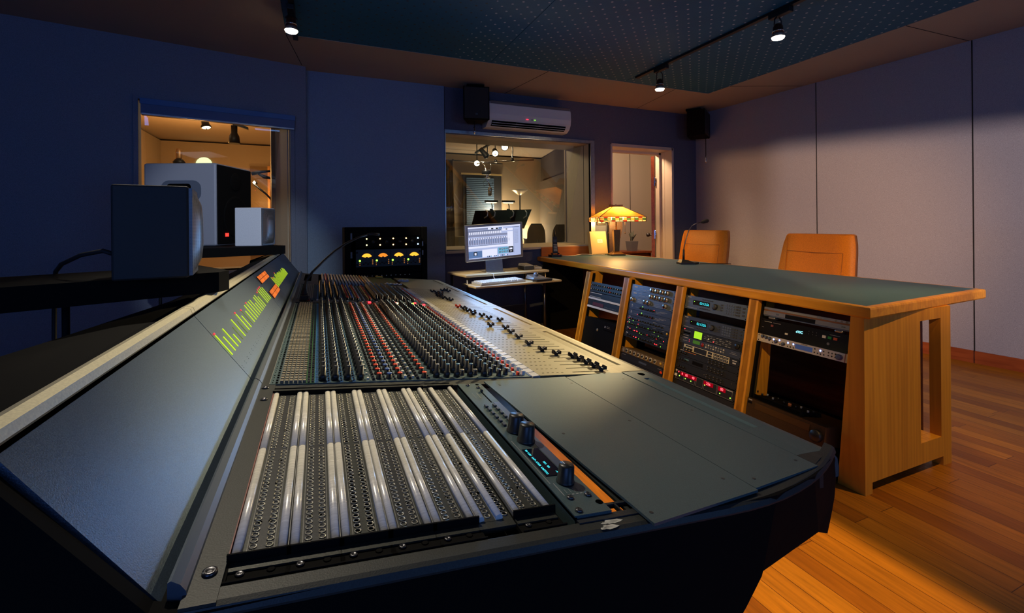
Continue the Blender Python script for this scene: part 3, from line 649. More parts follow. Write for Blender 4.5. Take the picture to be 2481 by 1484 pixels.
# lit keys in the gap between the two banks
for a, y, c in ((.21, 2.165, 'e_red'), (.335, 2.165, 'e_amber'), (.405, 2.17, 'e_green'), (.455, 2.15, 'e_red'), (.325, 2.18, 'e_red'), (.42, 2.19, 'e_red'), (-.045, 2.17, 'red'), (.035, 2.18, 'red')):
    m = MB().at(surf(a, y)); m.box(-.006, .006, -.005, .005, 0, .006, .001); m.build('lit_key', c, con, True)
m = MB()
for k in range(22):
    a = -.03 + k * .021
    m.m = k % 3; m.at(surf(a, 2.16 + .02 * (k % 2))); m.box(-.004, .004, -.004, .004, 0, .006)
m.build('key_row', ['knobblack', 'offwhite', 'grey'], con, True)
# colour-coded label rails at the far end
cols = ['white', 'red', 'grey', 'offwhite', 'blue', 'offwhite', 'teal', 'offwhite', 'offwhite', 'blue', 'offwhite', 'offwhite', 'grey', 'yellow', 'offwhite', 'white']
lm = {c: mat('rail_' + c, tuple(.30 + .35 * v for v in M[c].node_tree.nodes['Principled BSDF'].inputs['Base Color'].default_value[:3]) if c not in ('red', 'yellow') else (.6, .25 if c == 'yellow' else .08, .08), .3) for c in set(cols)}
for k in range(16):
    a = .02 + k * .0185
    m = MB(); hw = .006
    m.prism([(a + hw * cos(t), zs(a) + .012 * max(0, sin(t)) ** .6) for t in [pi * i / 8 for i in range(9)]], 'y', 2.83, 3.40, True)
    m.build('label_rail', lm[cols[k]], con, True)
for a0_, a1_, y0_, y1_ in ((-.085, -.045, 2.98, 3.36), (-.005, .012, 2.85, 3.36)):
    m = MB(); deck(m, a0_, a1_, y0_, y1_, -.001, .0008); m.build('dark_slot', 'hole', con, True)
# scribble strip, fader panels, faders
def zf(a): return .7765 - .1032 * (a - .505)
def fd(m, a0, a1, y0, y1, t0, t1):
    m.hexa([(a0, y0, zf(a0) + t0), (a1, y0, zf(a1) + t0), (a1, y1, zf(a1) + t0), (a0, y1, zf(a0) + t0), (a0, y0, zf(a0) + t1), (a1, y0, zf(a1) + t1), (a1, y1, zf(a1) + t1), (a0, y1, zf(a0) + t1)])
m = MB(); m.hexa([(.486, 1.02, .772), (.506, 1.02, .770), (.506, 2.80, .770), (.486, 2.80, .772), (.486, 1.02, .7775), (.506, 1.02, .7765), (.506, 2.80, .7765), (.486, 2.80, .7775)])
m.m = 1
for k in range(52): m.box(.486, .506, 1.02 + k * PITCH - .0003, 1.02 + k * PITCH + .0003, .7768, .778)
m.build('scribble_strip', [mat('scribble_tape', (.62, .60, .60), .35), 'grey'], con, True)
for y0, y1 in ((1.022, 2.135), (2.14, 2.80), (2.805, YE)):
    m = MB(); fd(m, .507, .757, y0, y1, -.02, 0); m.m = 1
    k = 0
    while y0 < 2.8 and y0 + .02 + k * PITCH < y1 - .01:
        y = y0 + .02 + k * PITCH; fd(m, .612, .724, y - .0013, y + .0013, 0, .0004)
        for q in range(5): fd(m, .522 + q * .014, .528 + q * .014, y - .0011, y + .0011, 0, .0003)
        k += 1
    m.build('fader_panel', [M['fpan'] if 'fpan' in M else M.setdefault('fpan', noisy(mat('fader_panel_paint', (.27, .225, .12), .42, .2), 700, .15, .08)), 'hole'], con, True)
capm = MB()
capm.prism([(-.0125, .005), (.0125, .005), (.0125, .014), (.0085, .0155), (.006, .011), (.002, .0095), (-.002, .0095), (-.006, .011), (-.0085, .0155), (-.0125, .014)], 'y', -.0075, .0075)
capm.box(-.006, .006, -.0012, .0012, -.002, .006); capm.m = 1; capm.box(-.0006, .0006, -.0074, .0074, .0094, .0099)
cap_me = capm.mesh('fader_cap', ['blackgloss', 'white']); cap2 = cap_me.copy(); cap2.materials[0] = M['red']
FC = [(.725, 2.775), (.691, 2.731), (.722, 2.70), (.613, 2.66), (.63, 2.62), (.648, 2.59), (.616, 2.55), (.627, 2.51), (.60, 2.47), (.608, 2.43), (.609, 2.39), (.624, 2.35), (.63, 2.31), (.607, 2.10), (.619, 2.06), (.615, 2.02), (.619, 1.985), (.633, 1.95), (.62, 1.905), (.645, 1.862), (.655, 1.802), (.688, 1.759), (.605, 1.645), (.648, 1.60), (.638, 1.525), (.632, 1.441), (.626, 1.343), (.633, 1.262), (.655, 1.211), (.693, 1.18), (.695, 1.1475), (.698, 1.113), (.701, 1.078), (.702, 1.0435)]
for k, (a, y) in enumerate(FC):
    link('fader', cap2 if k == 13 else cap_me, con, 'red fader cap' if k == 13 else None, CI @ Matrix.Translation((a, y, zf(a))) @ Matrix.Rotation(atan2(.1032, 1), 4, 'Y'))
# armrest: padded edge in five lengths, each with a long shallow groove
ys = [.535, 1.03, 1.62, 2.16, 2.66, 3.06, YE]
for i in range(6):
    y0, y1 = ys[i] + (.002 if i else 0), ys[i + 1] - .002
    g0, g1 = y0 + (.11 if i == 0 else .06), y1 - .06
    PR = [(.759, .735), (.759, .7495), (.786, .748), (.80, .7465), (.83, .744), (.855, .736), (.869, .722), (.873, .705), (.872, .688), (.86, .688)]
    m = MB(); m.prism(PR, 'y', y0, g0, False); m.prism(PR, 'y', g1, y1, False)
    m.prism([(.759, .735), (.759, .7495), (.782, .7485), (.788, .7445), (.797, .7435), (.803, .7465), (.83, .744), (.855, .736), (.869, .722), (.873, .705), (.872, .688), (.86, .688)], 'y', g0, g1, False)
    m.build('armrest', ['console' if i == 0 else 'fpan'], con, True)
m = MB()
pts = PR
m.add([(a, cy(a) + (.012), z) for a, z in PR] + [(a, .5345, z) for a, z in PR], [(k, (k + 1) % len(PR), len(PR) + (k + 1) % len(PR), len(PR) + k) for k in range(len(PR))] + [list(range(len(PR)))[::-1]])
m.build('armrest', 'decking', con, True)
m = MB().at(.80, 1.0, .7468); m.lathe([(.011, 0), (.009, .0005)], 14); m.build('plug_hole', 'hole', con, True)
# meter bridge
PB = Vector((-.125, 0, .843)); PD = Vector((-.098, 0, .139)); PN = Vector((.139, 0, .098)).normalized()
def pn(s, y, d=0): p = PB + PD * s + PN * d; return (p.x, y, p.z)
def pbox(m, s0, s1, y0, y1, d0, d1): m.hexa([pn(s0, y0, d0), pn(s0, y1, d0), pn(s1, y1, d0), pn(s1, y0, d0), pn(s0, y0, d1), pn(s0, y1, d1), pn(s1, y1, d1), pn(s1, y0, d1)])
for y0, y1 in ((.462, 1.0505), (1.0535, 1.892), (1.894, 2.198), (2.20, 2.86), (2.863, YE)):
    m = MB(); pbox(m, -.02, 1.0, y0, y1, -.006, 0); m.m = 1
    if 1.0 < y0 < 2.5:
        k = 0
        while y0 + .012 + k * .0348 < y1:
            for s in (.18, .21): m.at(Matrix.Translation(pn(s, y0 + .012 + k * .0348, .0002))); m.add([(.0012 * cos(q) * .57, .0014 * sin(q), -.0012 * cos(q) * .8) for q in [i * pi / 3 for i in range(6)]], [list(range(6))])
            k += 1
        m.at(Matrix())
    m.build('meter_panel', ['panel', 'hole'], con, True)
TOP = [.684, .604, .679, .53, .60, .681, .60, .685, .607, .65, .61, .683, .674, .684, .682, .576, .667, .684, .617, .66, .69, .70, .70, .684]
PEAK = {0, 7, 9, 12, 19, 20, 21, 22}; DIM = {4, 6, 9, 19}
FTOP = [.69, .63, .65, .60, .67, .69, .64, .66, .66, .63, .65, .60, .62, .65, .60, .66, .64, .60]
m0 = None
for k, (y, tp) in enumerate([(1.065 + .0348 * i, TOP[i]) for i in range(24)] + [(2.213 + .0365 * i, FTOP[i]) for i in range(18)]):
    m = MB(); m.m = 0
    s = .382
    wd = .0021 if k not in DIM else .0011
    while s < tp: pbox(m, s, min(s + .0125, tp), y - wd, y + wd, .0005, .0016); s += .0142
    if k in PEAK or k in (25, 29): m.m = 1; pbox(m, tp + .006, tp + .032, y - .0042, y + .0042, .0005, .002)
    m.build('level_meter', ['e_meterdim' if k in DIM else 'e_meter', 'e_peak'], con, True)
vum = mat('vu_glow', (.3, .08, .01), .4, emit=(1.0, .20, .02), es=1.0); n, l, b = nt(vum)
tc = n.new('ShaderNodeTexCoord'); nz = n.new('ShaderNodeTexNoise'); nz.inputs['Scale'].default_value = 28; l.new(tc.outputs['Object'], nz.inputs['Vector'])
mr = n.new('ShaderNodeMapRange'); mr.inputs[1].default_value = .3; mr.inputs[2].default_value = .7; mr.inputs[3].default_value = .45; mr.inputs[4].default_value = 1.15; l.new(nz.outputs['Fac'], mr.inputs[0]); l.new(mr.outputs[0], b.inputs['Emission Strength'])
for s0, s1 in ((.725, .917), (.312, .507)):
    m = MB(); pbox(m, s0, s1, 1.913, 2.183, .0004, .003); v = m.build('vu_meter', mat('vu_bezel', (.25, .06, .01), .4), con, True)
    for i in range(2):
        for j in range(2):
            m = MB(); pbox(m, s0 + .008 + j * (s1 - s0) / 2, s0 - .006 + (j + 1) * (s1 - s0) / 2, 1.918 + i * .133, 2.044 + i * .133, .003, .0036); m.build('meter_face', vum, v, True)
for y0, y1 in ((.462, 1.034), (1.036, 1.0535), (1.056, 2.20), (2.203, YE)):              # ridge cap lengths and the bull-nose lip below the panels
    m = MB(); m.prism([(-.226, .9855), (-.2225, .990), (-.2255, .9985), (-.236, 1.0015), (-.247, .998), (-.2495, .985)], 'y', y0, y1, False); m.build('ridge_cap', 'cap', con, True)
for y0, y1 in ((.462, 1.018), (1.022, YE)):
    m = MB(); m.prism([(-.1185, .8555), (-.116, .8565), (-.1095, .8515), (-.1055, .845), (-.1045, .836), (-.119, .836)], 'y', y0, y1, False); m.build('lip_strip', M['lip'] if 'lip' in M else M.setdefault('lip', mat('lip_metal', (.16, .19, .23), .38, .7)), con, True)
m = MB(); m.box(-.130, -.1187, .455, YE, .83, .8405); m.build('gap_strip', 'blackmatte', con, True)
# ------------------------------------------------------------------ producer's desk with rack bays
ZD = .80
TP = [(2.10, 1.157), (3.212, 1.226), (3.425, 4.715), (2.315, 4.715)]
desk = thing('producer_desk', 'long wooden desk with dark top and four open rack bays', 'desk', (2.5, 2.9, 0))
def inset(d):
    out = []
    n = len(TP)
    for i in range(n):
        p0, p, p1 = Vector(TP[i - 1]), Vector(TP[i]), Vector(TP[(i + 1) % n])
        a = (p - p0).normalized(); b = (p1 - p).normalized()
        na, nb = Vector((-a.y, a.x)), Vector((-b.y, b.x)); q = (na + nb); q = q * (d / q.dot(na)); out.append((p.x + q.x, p.y + q.y))
    return out
m = MB(); rings = []
for d, z in ((.03, ZD), (.008, ZD), (.002, ZD - .003), (0, ZD - .010), (0, ZD - .042), (.003, ZD - .048), (.01, ZD - .05), (.2, ZD - .05)):
    r = [(x, y, z) for x, y in inset(d)]; rings.append(r + [r[0]])
m.sheet(rings, False); m.build('edge_band', 'woody', desk, True)
m = MB(); m.prism(inset(.03), 'z', ZD - .02, ZD + .0004); m.build('desk_top', 'desktop', desk, True)
FX0, FX1, FL = 2.15, 2.02, .614
def fxz(v): return FX0 - (FX0 - FX1) * v / FL, .75 - .6 * v / FL
for k, (ya, yb) in enumerate(((3.345, 3.405), (2.812, 2.872), (2.256, 2.318), (1.716, 1.772))):
    x0, z0 = fxz(0); x1, z1 = fxz(.76)
    m = MB(); m.prism([(x0, .752), (x1, max(z1, .0)), (x1 + .20, .0), (x0 + .14, .752)], 'y', ya + .012, yb - .012)
    m.prism([(x0, .752), (x1, max(z1, .0)), (x1 + .03, .0), (x0 + .03, .752)], 'y', ya, yb)
    m.build('divider', 'wood', desk, True)
m = MB(); m.hexa([(2.112, 1.188, 0), (2.16, 1.188, 0), (2.16, 1.300, 0), (2.112, 1.300, 0), (2.112, 1.188, .752), (2.16, 1.188, .752), (2.16, 1.240, .752), (2.112, 1.240, .752)]); m.build('front_post', 'wood', desk, True)
m = MB()                                                # end panel with its tall slot and cut-away foot
for q in ((2.114, 2.53, .045, .752), (2.70, 2.785, .045, .752), (2.53, 2.70, .70, .752), (2.53, 2.70, .045, .14), (2.114, 2.165, 0, .045), (2.715, 2.785, 0, .045)):
    m.box(q[0], q[1], 1.19, 1.235, q[2], q[3])
m.build('end_panel', 'wood', desk, True)
m = MB(); m.box(2.60, 2.625, 1.27, 1.30, .14, .70); m.box(2.53, 2.70, 1.236, 1.30, .12, .14); m.build('slot_batten', 'wood', desk, True)
m = MB(); m.box(2.76, 2.785, 1.30, 4.70, 0, .752); m.build('back_panel', 'redwood', desk, True)
m = MB(); m.box(2.05, 2.76, 1.30, 3.40, .02, .035); m.box(2.26, 2.76, 4.45, 4.47, 0, .752); m.build('base_board', 'blackmatte', desk, True)
for k, (ya, yb) in enumerate(((2.872, 3.345), (2.318, 2.812), (1.772, 2.256), (1.243, 1.716))):
    x0, z0 = fxz(.01); x1, z1 = fxz(.62)
    for y in ((ya, yb - .012) if k < 3 else (1.303, yb - .012)):
        if y == 1.303: continue
        m = MB(); m.prism([(x0 + .028, z0), (x1 + .028, z1), (x1 + .045, z1), (x0 + .045, z0)], 'y', y, y + .012); m.build('rack_rail', 'blackmatte', desk, True)
m = MB(); m.box(2.36, 3.02, 4.695, 4.715, ZD, ZD + .105); solo(m, 'backboard', 'backboard', 'low reddish wooden board along the wall at the far end of the desk', 'board')
# ------------------------------------------------------------------ rack gear
BAY = [3.108, 2.565, 2.014, 1.48]
def unit(name, label, bay, v0, v1, face, wd=.455, dp=.24, out=0.0, ears=True, group=None, cat='rack unit'):
    x, z = fxz(v1); x += .020
    mw = frame((x, BAY[bay], z), (0, -1, 0), (FX0 - FX1, 0, .6))
    t = thing(name, label, cat, rot=mw @ Matrix(), loc=(0, 0, 0), group=group); h = v1 - v0 - .0012
    m = MB(); m.box(-wd / 2, wd / 2, 0, h, -.004, out); m.box(-wd / 2 + .01, wd / 2 - .01, .001, h - .001, -dp, -.004)
    if ears:
        m.m = 1
        for sx in (-1, 1):
            for yy in (.007, h - .007): m.cyl((sx * (wd / 2 - .008), yy, out), (sx * (wd / 2 - .008), yy, out + .0006), .003, n=8)
        m.m = 0
    m.build('chassis', [face, 'hole'], t); t['_h'] = 0; del t['_h']
    return t, h, out
def rknob(t, x, y, r, hgt, mt, z=0.0, name='knob', capm=None, n=14):
    m = MB(); m.at(x, y, z); m.lathe([(r, 0), (r, hgt * .85), (r * .9, hgt)] + ([(0, hgt)] if not capm else []), n)
    if capm: m.m = 1; m.lathe([(r * .9, hgt), (r * .7, hgt + .0008), (0, hgt + .0008)], n)
    return m.build(name, [mt, capm] if capm else mt, t)
def rbox(t, x0, x1, y0, y1, mt, z0=0.0, z1=.0015, name='button', bev=0):
    m = MB(); m.box(x0, x1, y0, y1, z0, z1, bev); return m.build(name, mt, t)
def leds(t, pts, mt, r=.0022, name='led'):
    for x, y in pts:
        m = MB(); m.at(x, y, 0); m.lathe([(r, 0), (r * .8, .0012), (0, .0016)], 8); m.build(name, mt, t)
def legend(t, rects, mt='legend'):
    m = MB()
    for x0, x1, y0, y1 in rects: m.box(x0, x1, y0, y1, 0, .0004)
    return m.build('legend', mt, t)
M['legend'] = mat('legend_white', (.45, .46, .48), .6)
M['knobsilver'] = mat('knob_silver', (.62, .58, .50), .25, .8)
M['navy'] = noisy(mat('navy_panel', (.055, .07, .115), .4, .3), 300, .12)
M['slate'] = noisy(mat('slate_panel', (.10, .135, .20), .4, .3), 300, .12)
M['darkpanel'] = noisy(mat('dark_panel', (.022, .024, .028), .45, .2), 300, .15)
M['khaki'] = noisy(mat('khaki_panel', (.22, .14, .055), .5, .3), 300, .12)
def line_rect(m, x0, x1, y0, y1, w=.0006):
    m.box(x0, x1, y0, y0 + w, 0, .0004); m.box(x0, x1, y1 - w, y1, 0, .0004); m.box(x0, x0 + w, y0, y1, 0, .0004); m.box(x1 - w, x1, y0, y1, 0, .0004)
def ladder(t, kn, h, extra=()):
    m = MB(); line_rect(m, -.215, .205, .003, h - .003)
    m.box(-.195, -.16, h * .5, h * .72, 0, .0004); m.box(-.14, -.10, h * .62, h * .68, 0, .0004); m.box(-.13, -.06, h * .3, h * .34, 0, .0004)
    for k in range(6): m.box(-.05 + k * .012, -.045 + k * .012, h * .35, h * .45, 0, .0004)
    for e in extra: m.box(*e, 0, .0004)
    m.build('legend', 'legend', t)
    for x in kn: rknob(t, x, h * .5, .0165, .018, 'knobsilver', capm='chrome')
# bay two (second from the far end)
t, h, _ = unit('compressor', 'dark rack unit with four silver knobs at right, topmost in second bay', 1, .038, .084, 'slate'); ladder(t, [.008, .058, .108, .158], h)
t, h, _ = unit('compressor', 'dark rack unit with four silver knobs, second from top in second bay', 1, .084, .128, 'slate'); ladder(t, [.008, .058, .108, .158], h)
t, h, _ = unit('equalizer', 'dark rack unit with silver knobs at both ends and a central pair', 1, .128, .173, 'slate'); ladder(t, [-.19, -.045, -.008, .155], h, [(-.165, -.10, .012, .013), (-.165, -.09, .02, .021), (.03, .10, .012, .013), (.03, .09, .022, .023)])
for k, (v0, v1, lb) in enumerate(((.1735, .222, 'dark rack unit with a pale triangle mark, directly below the silver-knob units'), (.2225, .268, 'dark rack unit with a pale triangle mark and bright red lamp, lower of that pair'))):
    t, h, _ = unit('processor', lb, 1, v0, v1, 'navy')
    m = MB(); m.add([(-.195, .026, .0005), (-.178, .026, .0005), (-.1865, .04, .0005)], [(0, 1, 2)]); m.box(-.192, -.18, .018, .021, 0, .0005); m.box(-.15, -.11, .02, .021, 0, .0005); m.box(.07, .16, .022, .0232, 0, .0005); m.box(.11, .18, .028, .029, 0, .0005); m.box(.06, .12, .014, .0152, 0, .0005); m.build('legend', 'legend', t)
    for x in (-.09, -.065, -.03, -.01, .02, .045): rknob(t, x, .022, .007, .010, 'knobblack')
    leds(t, [(-.072, .034)], 'e_green', .003); leds(t, [(.05, .028)] if k == 0 else [(-.115, .018)], 'e_red', .0025)
    if k == 1: m = MB().at(.035, .02, 0); m.lathe([(.0055, 0), (.005, .002), (0, .002)], 12); m.build('lamp', 'e_red', t)
for v0, v1, lb, red, grn, big in ((.2685, .308, 'dark rack unit with dim red buttons, third below the triangle-mark pair', [(-.2, .02), (-.17, .02), (-.09, .02), (.0, .018), (.035, .018), (.12, .018)], [(-.19, .008), (-.15, .006)], []),
                              (.3085, .346, 'dark rack unit with green lamps and a yellow button at right', [(-.21, .024), (-.09, .03)], [(-.19, .026), (-.155, .022), (-.13, .015), (.02, .020), (.06, .015), (-.1, .006), (.085, .008)], []),
                              (.3465, .388, 'dark rack unit with long red bar lamp, upper of the two', [(-.17, .026), (.02, .018), (.035, .017), (.115, .012), (.185, .01)], [(-.06, .014), (.13, .034), (-.04, .008)], [(-.125, -.085, .018, .023)]),
                              (.3885, .427, 'dark rack unit with long red bar lamp, lower of the two', [(-.16, .022)], [(-.06, .012), (.14, .014), (.165, .010)], [(-.12, -.085, .014, .019), (.105, .13, .012, .018)])):
    t, h, _ = unit('gate', lb, 1, v0, v1, 'navy' if v0 < .3 else 'darkpanel')
    for k in range(13): rknob(t, -.185 + k * .028, .016 + .003 * (k % 2), .0055, .008, 'knobblack', n=10)
    leds(t, red, 'e_red', .0026 if v0 > .3 else .0016); leds(t, grn, 'e_green', .0022)
    for b_ in big: rbox(t, *b_, 'e_red', 0, .001, 'bar_lamp')
    if .30 < v0 < .32: m = MB().at(.205, .022, 0); m.lathe([(.008, 0), (.007, .003), (0, .003)], 12); m.build('button', 'yellow', t)
    legend(t, [(-.205, -.185, .028, .034), (.15, .18, .03, .0312), (.06, .10, .033, .0341)])
t, h, _ = unit('preamp', 'khaki rack unit with a row of ring knobs near the foot of second bay', 1, .504, .542, 'khaki')
for k in range(8):
    x = -.163 + k * .043; m = MB().at(x, .019, 0); m.lathe([(.0135, 0), (.0135, .003), (.0095, .003), (.0095, .0015), (0, .0015)], 16); m.m = 1; m.lathe([(.007, .0015), (.006, .010), (0, .010)], 12); m.build('knob', ['offwhite', 'knobblack'], t)
rbox(t, -.207, -.196, .006, .03, 'grey'); m = MB().at(.19, .02, 0); m.lathe([(.009, 0), (.008, .004), (0, .004)], 14); m.build('button', 'yellow', t)
t, h, _ = unit('patch_unit', 'black rack unit with small blue label, lowest visible in second bay', 1, .5435, .59, 'darkpanel')
rbox(t, -.02, .06, .018, .030, 'bluegrey', 0, .0006, 'label_plate'); legend(t, [(-.21, -.17, .034, .0355), (.17, .21, .03, .031)]); rbox(t, .195, .215, .008, .022, 'red', 0, .001, 'lamp')
t, h, _ = unit('power_unit', 'plain black rack panel below the blue-labelled unit', 1, .591, .635, 'darkpanel')
# bay three : synth modules and effects
def synth(lb, v0, v1, face, bright):
    t, h, _ = unit('synth_module', lb, 2, v0, v1, face)
    rbox(t, -.165, -.035, h * .36, h * .72, 'blackgloss', 0, .0012, 'display_window')
    text('display_text', '02:13:56', .021, 'e_cyan', frame((-.075, h * .53, .0016), (1, 0, 0), (0, 1, 0)), t)
    leds(t, [(-.155, h * .60)], 'e_green', .0022)
    rknob(t, .008, h * .50, .017, .012, 'knobblack', capm='darkgrey')
    for k in range(6): rbox(t, -.095 + k * .014, -.085 + k * .014, h * .82, h * .88, 'darkgrey', 0, .003); rbox(t, -.11 + k * .014, -.10 + k * .014, h * .16, h * .22, 'darkgrey', 0, .003)
    for r in range(3): rbox(t, .047, .060, h * (.3 + .18 * r), h * (.40 + .18 * r), 'darkgrey', 0, .003)
    for r in range(4):
        for c in range(4): rbox(t, .080 + c * .016, .092 + c * .016, h * (.16 + .19 * r), h * (.28 + .19 * r), 'bluegrey', 0, .003)
    for r in range(4):
        for c in range(2): rbox(t, .152 + c * .016, .164 + c * .016, h * (.16 + .19 * r), h * (.28 + .19 * r), 'darkgrey', 0, .003)
    leds(t, [(.158, h * .42), (.174, h * .42)], 'e_red', .0030 if bright else .0016)
    for r in range(3): rbox(t, .196, .210, h * (.22 + .24 * r), h * (.34 + .24 * r), 'darkgrey', 0, .003)
    legend(t, [(-.215, -.185, h * .86, h * .91), (-.21, -.18, h * .5, h * .51), (-.21, -.18, h * .58, h * .59), (-.215, -.13, h * .10, h * .12)])
synth('blue-grey synth module with cyan display, topmost in third bay', .046, .129, 'slate', True)
synth('dark synth module with cyan display, second from top in third bay', .174, .250, 'navy', False)
t, h, _ = unit('sampler', 'dark rack unit with bright lime screen', 2, .2505, .302, 'darkpanel')
rbox(t, -.118, -.058, .004, .046, 'e_lcd', 0, .001, 'screen'); leds(t, [(-.20, .044), (.03, .012)], 'e_red', .003); leds(t, [(-.005, .022)], 'e_amber', .0018)
rbox(t, -.205, -.15, .018, .026, 'hole', 0, .001, 'disk_slot')
for r in range(4):
    for c in range(9): rbox(t, -.04 + c * .022, -.024 + c * .022, .006 + r * .010, .010 + r * .010, 'grey' if (r + c) % 3 else 'darkgrey', 0, .002)
rknob(t, .195, .026, .015, .01, 'knobblack'); legend(t, [(-.2, -.15, .034, .0352), (-.205, -.16, .006, .008)])
t, h, _ = unit('effects_unit', 'dark rack unit with dull green screen and red round knob', 2, .3025, .345, 'navy')
rbox(t, -.12, -.065, .014, .034, mat('lcd_dull', (.04, .10, .02), .3, emit=(.05, .16, .02), es=.5), 0, .001, 'screen'); m = MB().at(-.045, .02, 0); m.lathe([(.012, 0), (.011, .003), (0, .003)], 14); m.build('knob', mat('dial_red', (.25, .02, .02), .4), t)
for k in range(16): rbox(t, -.02 + (k % 8) * .018, -.012 + (k % 8) * .018, .010 + (k // 8) * .014, .018 + (k // 8) * .014, 'offwhite' if k % 3 == 0 else 'grey', 0, .003)
leds(t, [(-.15, .028), (-.15, .018)], 'e_red', .001); legend(t, [(-.2, -.16, .034, .037), (-.2, -.165, .016, .018), (.15, .2, .02, .0212), (.16, .19, .028, .029)])
t, h, _ = unit('effects_unit', 'rack unit with cream-outlined control panel', 2, .3455, .386, 'darkpanel')
m = MB(); m.box(-.185, .155, .003, .038, 0, .0012); m.m = 1
m.box(-.17, -.115, .026, .034, .0012, .002); m.box(-.10, -.005, .006, .035, .0012, .002)
for q in ((.005, .035), (.045, .15)):
    for yy in (.006, .022): m.box(q[0], q[1], yy, yy + .012, .0012, .002)
m.build('control_panel', [mat('cream_panel', (.55, .52, .40), .5), 'darkpanel'], t)
for x in (-.168, -.143, -.12): rknob(t, x, .013, .008, .010, 'knobblack', .001)
for k in range(8): rbox(t, .05 + k * .0125, .057 + k * .0125, .009, .015, 'grey', .0012, .0035); rbox(t, .05 + k * .0125, .057 + k * .0125, .025, .031, 'grey', .0012, .0035)
legend(t, [(.175, .205, .026, .031), (.178, .2, .012, .02)])
for v0, v1, lb, kk in ((.3865, .422, 'black rack unit with an orange line of lettering', 0), (.4225, .463, 'black rack unit with a faint teal badge', 1), (.4635, .508, 'black rack unit with small amber-lit controls above the red-digit unit', 2)):
    t, h, _ = unit('effects_unit', lb, 2, v0, v1, 'darkpanel')
    if kk == 0: legend(t, [(-.21, -.18, .030, .034)]); rbox(t, -.175, -.08, .028, .031, mat('legend_orange', (.5, .16, .02), .5), 0, .0005, 'lettering')
    if kk == 1: rbox(t, -.165, -.13, .02, .027, 'teal', 0, .0006, 'badge'); rbox(t, -.1, -.02, .01, .03, 'blackgloss', 0, .001, 'display_window')
    if kk == 2: leds(t, [(.0, .02), (.19, .026)], 'tan', .002)
    for k in range(10): rknob(t, .02 + (k % 5) * .026, .012 + (k // 5) * .014, .0045, .007, 'darkgrey', n=10)
    for k in range(3): rknob(t, -.2 + k * .02, .018, .006, .008, 'knobblack', n=10)
t, h, _ = unit('effects_unit', 'black rack unit with glowing red digits at the foot of third bay', 2, .512, .572, 'darkpanel')
for x, s_, b_ in ((-.163, .0185, '0'), (-.128, .020, '05'), (-.075, .020, '40'), (.04, .021, '256'), (.135, .020, '00')):
    wd_ = .010 * len(b_) + .008; rbox(t, x - wd_ * .9, x + wd_ * .9, h * .52, h * .90, mat('digit_window', (.10, .0, .0), .3, emit=(.35, 0, .01), es=.7), 0, .001, 'digit_window')
    text('display_text', b_, s_, mat('digit_red', (0, 0, 0), .4, emit=(1.0, .10, .12), es=3), frame((x, h * .71, .0014), (1, 0, 0), (0, 1, 0)), t)
leds(t, [(-.195, h * .8)], 'e_red', .004); leds(t, [(-.185, h * .42), (-.135, h * .36), (-.09, h * .32), (.015, h * .5), (.125, h * .3), (.195, h * .25)], 'e_green', .0035)
m = MB()
for q in ((-.215, -.15), (-.145, -.06), (-.05, .0), (.01, .10), (.105, .205)): line_rect(m, q[0], q[1], .004, h - .004)
m.box(.15, .205, h - .010, h - .006, 0, .0006); m.build('legend', 'legend', t)
rbox(t, -.224, -.205, h * .3, h * .55, 'white', 0, .003, 'label_tag'); m = MB().at(-.214, h * .88, 0); m.lathe([(.007, 0), (.007, .001), (0, .001)], 12); m.build('label_tag', 'white', t)
t, h, _ = unit('power_unit', 'plain black rack panel at the very foot of third bay', 2, .5735, .62, 'darkpanel')
# bay four : players, preamp, receiver
t, h, _ = unit('disc_player', 'slim silver disc player standing on two pale feet under the desk top', 3, .034, .081, 'bluegrey', .42, .22, 0, False)
rbox(t, -.21, .21, .006, .026, 'silver', 0, .003, 'fascia'); rbox(t, -.21, .21, .034, .0445, 'silver', 0, .003, 'fascia'); rbox(t, -.21, .21, .0265, .0335, mat('copper_band', (.28, .12, .05), .4, .5), 0, .002, 'trim_band'); rbox(t, -.09, .06, .006, .025, 'blackgloss', .003, .004, 'display_window'); rbox(t, -.085, .065, .034, .0415, 'grey', .003, .0038, 'disc_tray')
for x in (.08, .15, .175, .197): m = MB().at(x, .039, .003); m.lathe([(.0055, 0), (.005, .0012), (.0035, .0012), (.003, 0)], 12); m.build('button', 'grey', t)
legend(t, [(-.2, -.18, .038, .042)], 'darkgrey'); rbox(t, -.14, -.125, .012, .02, 'bluegrey', .003, .0036, 'badge')
text('lettering', '2500', .009, 'darkgrey', frame((.185, .016, .0034), (1, 0, 0), (0, 1, 0)), t)
for x in (-.165, .165): rbox(t, x - .018, x + .018, -.012, -.001, 'silver', -.03, .0, 'foot', .004)
t, h, _ = unit('disc_recorder', 'black disc recorder reading disc above the silver preamp', 3, .094, .1765, 'blackgloss', .44)
text('display_text', 'd1SC', .016, mat('display_ice', (0, 0, 0), .4, emit=(.25, .85, 1), es=3), frame((-.01, .048, .0012), (1, 0, 0), (0, 1, 0)), t)
for x, c in ((.10, 'offwhite'), (.125, mat('key_green', (.02, .22, .05), .4)), (.15, mat('key_red', (.45, .08, .03), .4))): rbox(t, x, x + .015, .046, .058, c, 0, .004)
rbox(t, -.08, -.066, .022, .030, 'offwhite', 0, .003); rbox(t, -.16, -.148, .046, .056, mat('power_key', (.2, .05, .04), .4), 0, .003)
for k in range(6): leds(t, [(.035 + (k % 3) * .018, .050 + .012 * (k // 3))], 'grey', .0015, 'key')
m = MB().at(.128, .024, 0); m.lathe([(.006, 0), (.006, .0015), (.004, .0015), (.0038, 0)], 14); m.build('headphone_socket', 'grey', t); legend(t, [(-.2, -.16, .066, .068), (-.15, -.11, .066, .0672), (-.21, -.2, .036, .037), (.13, .175, .066, .067)])
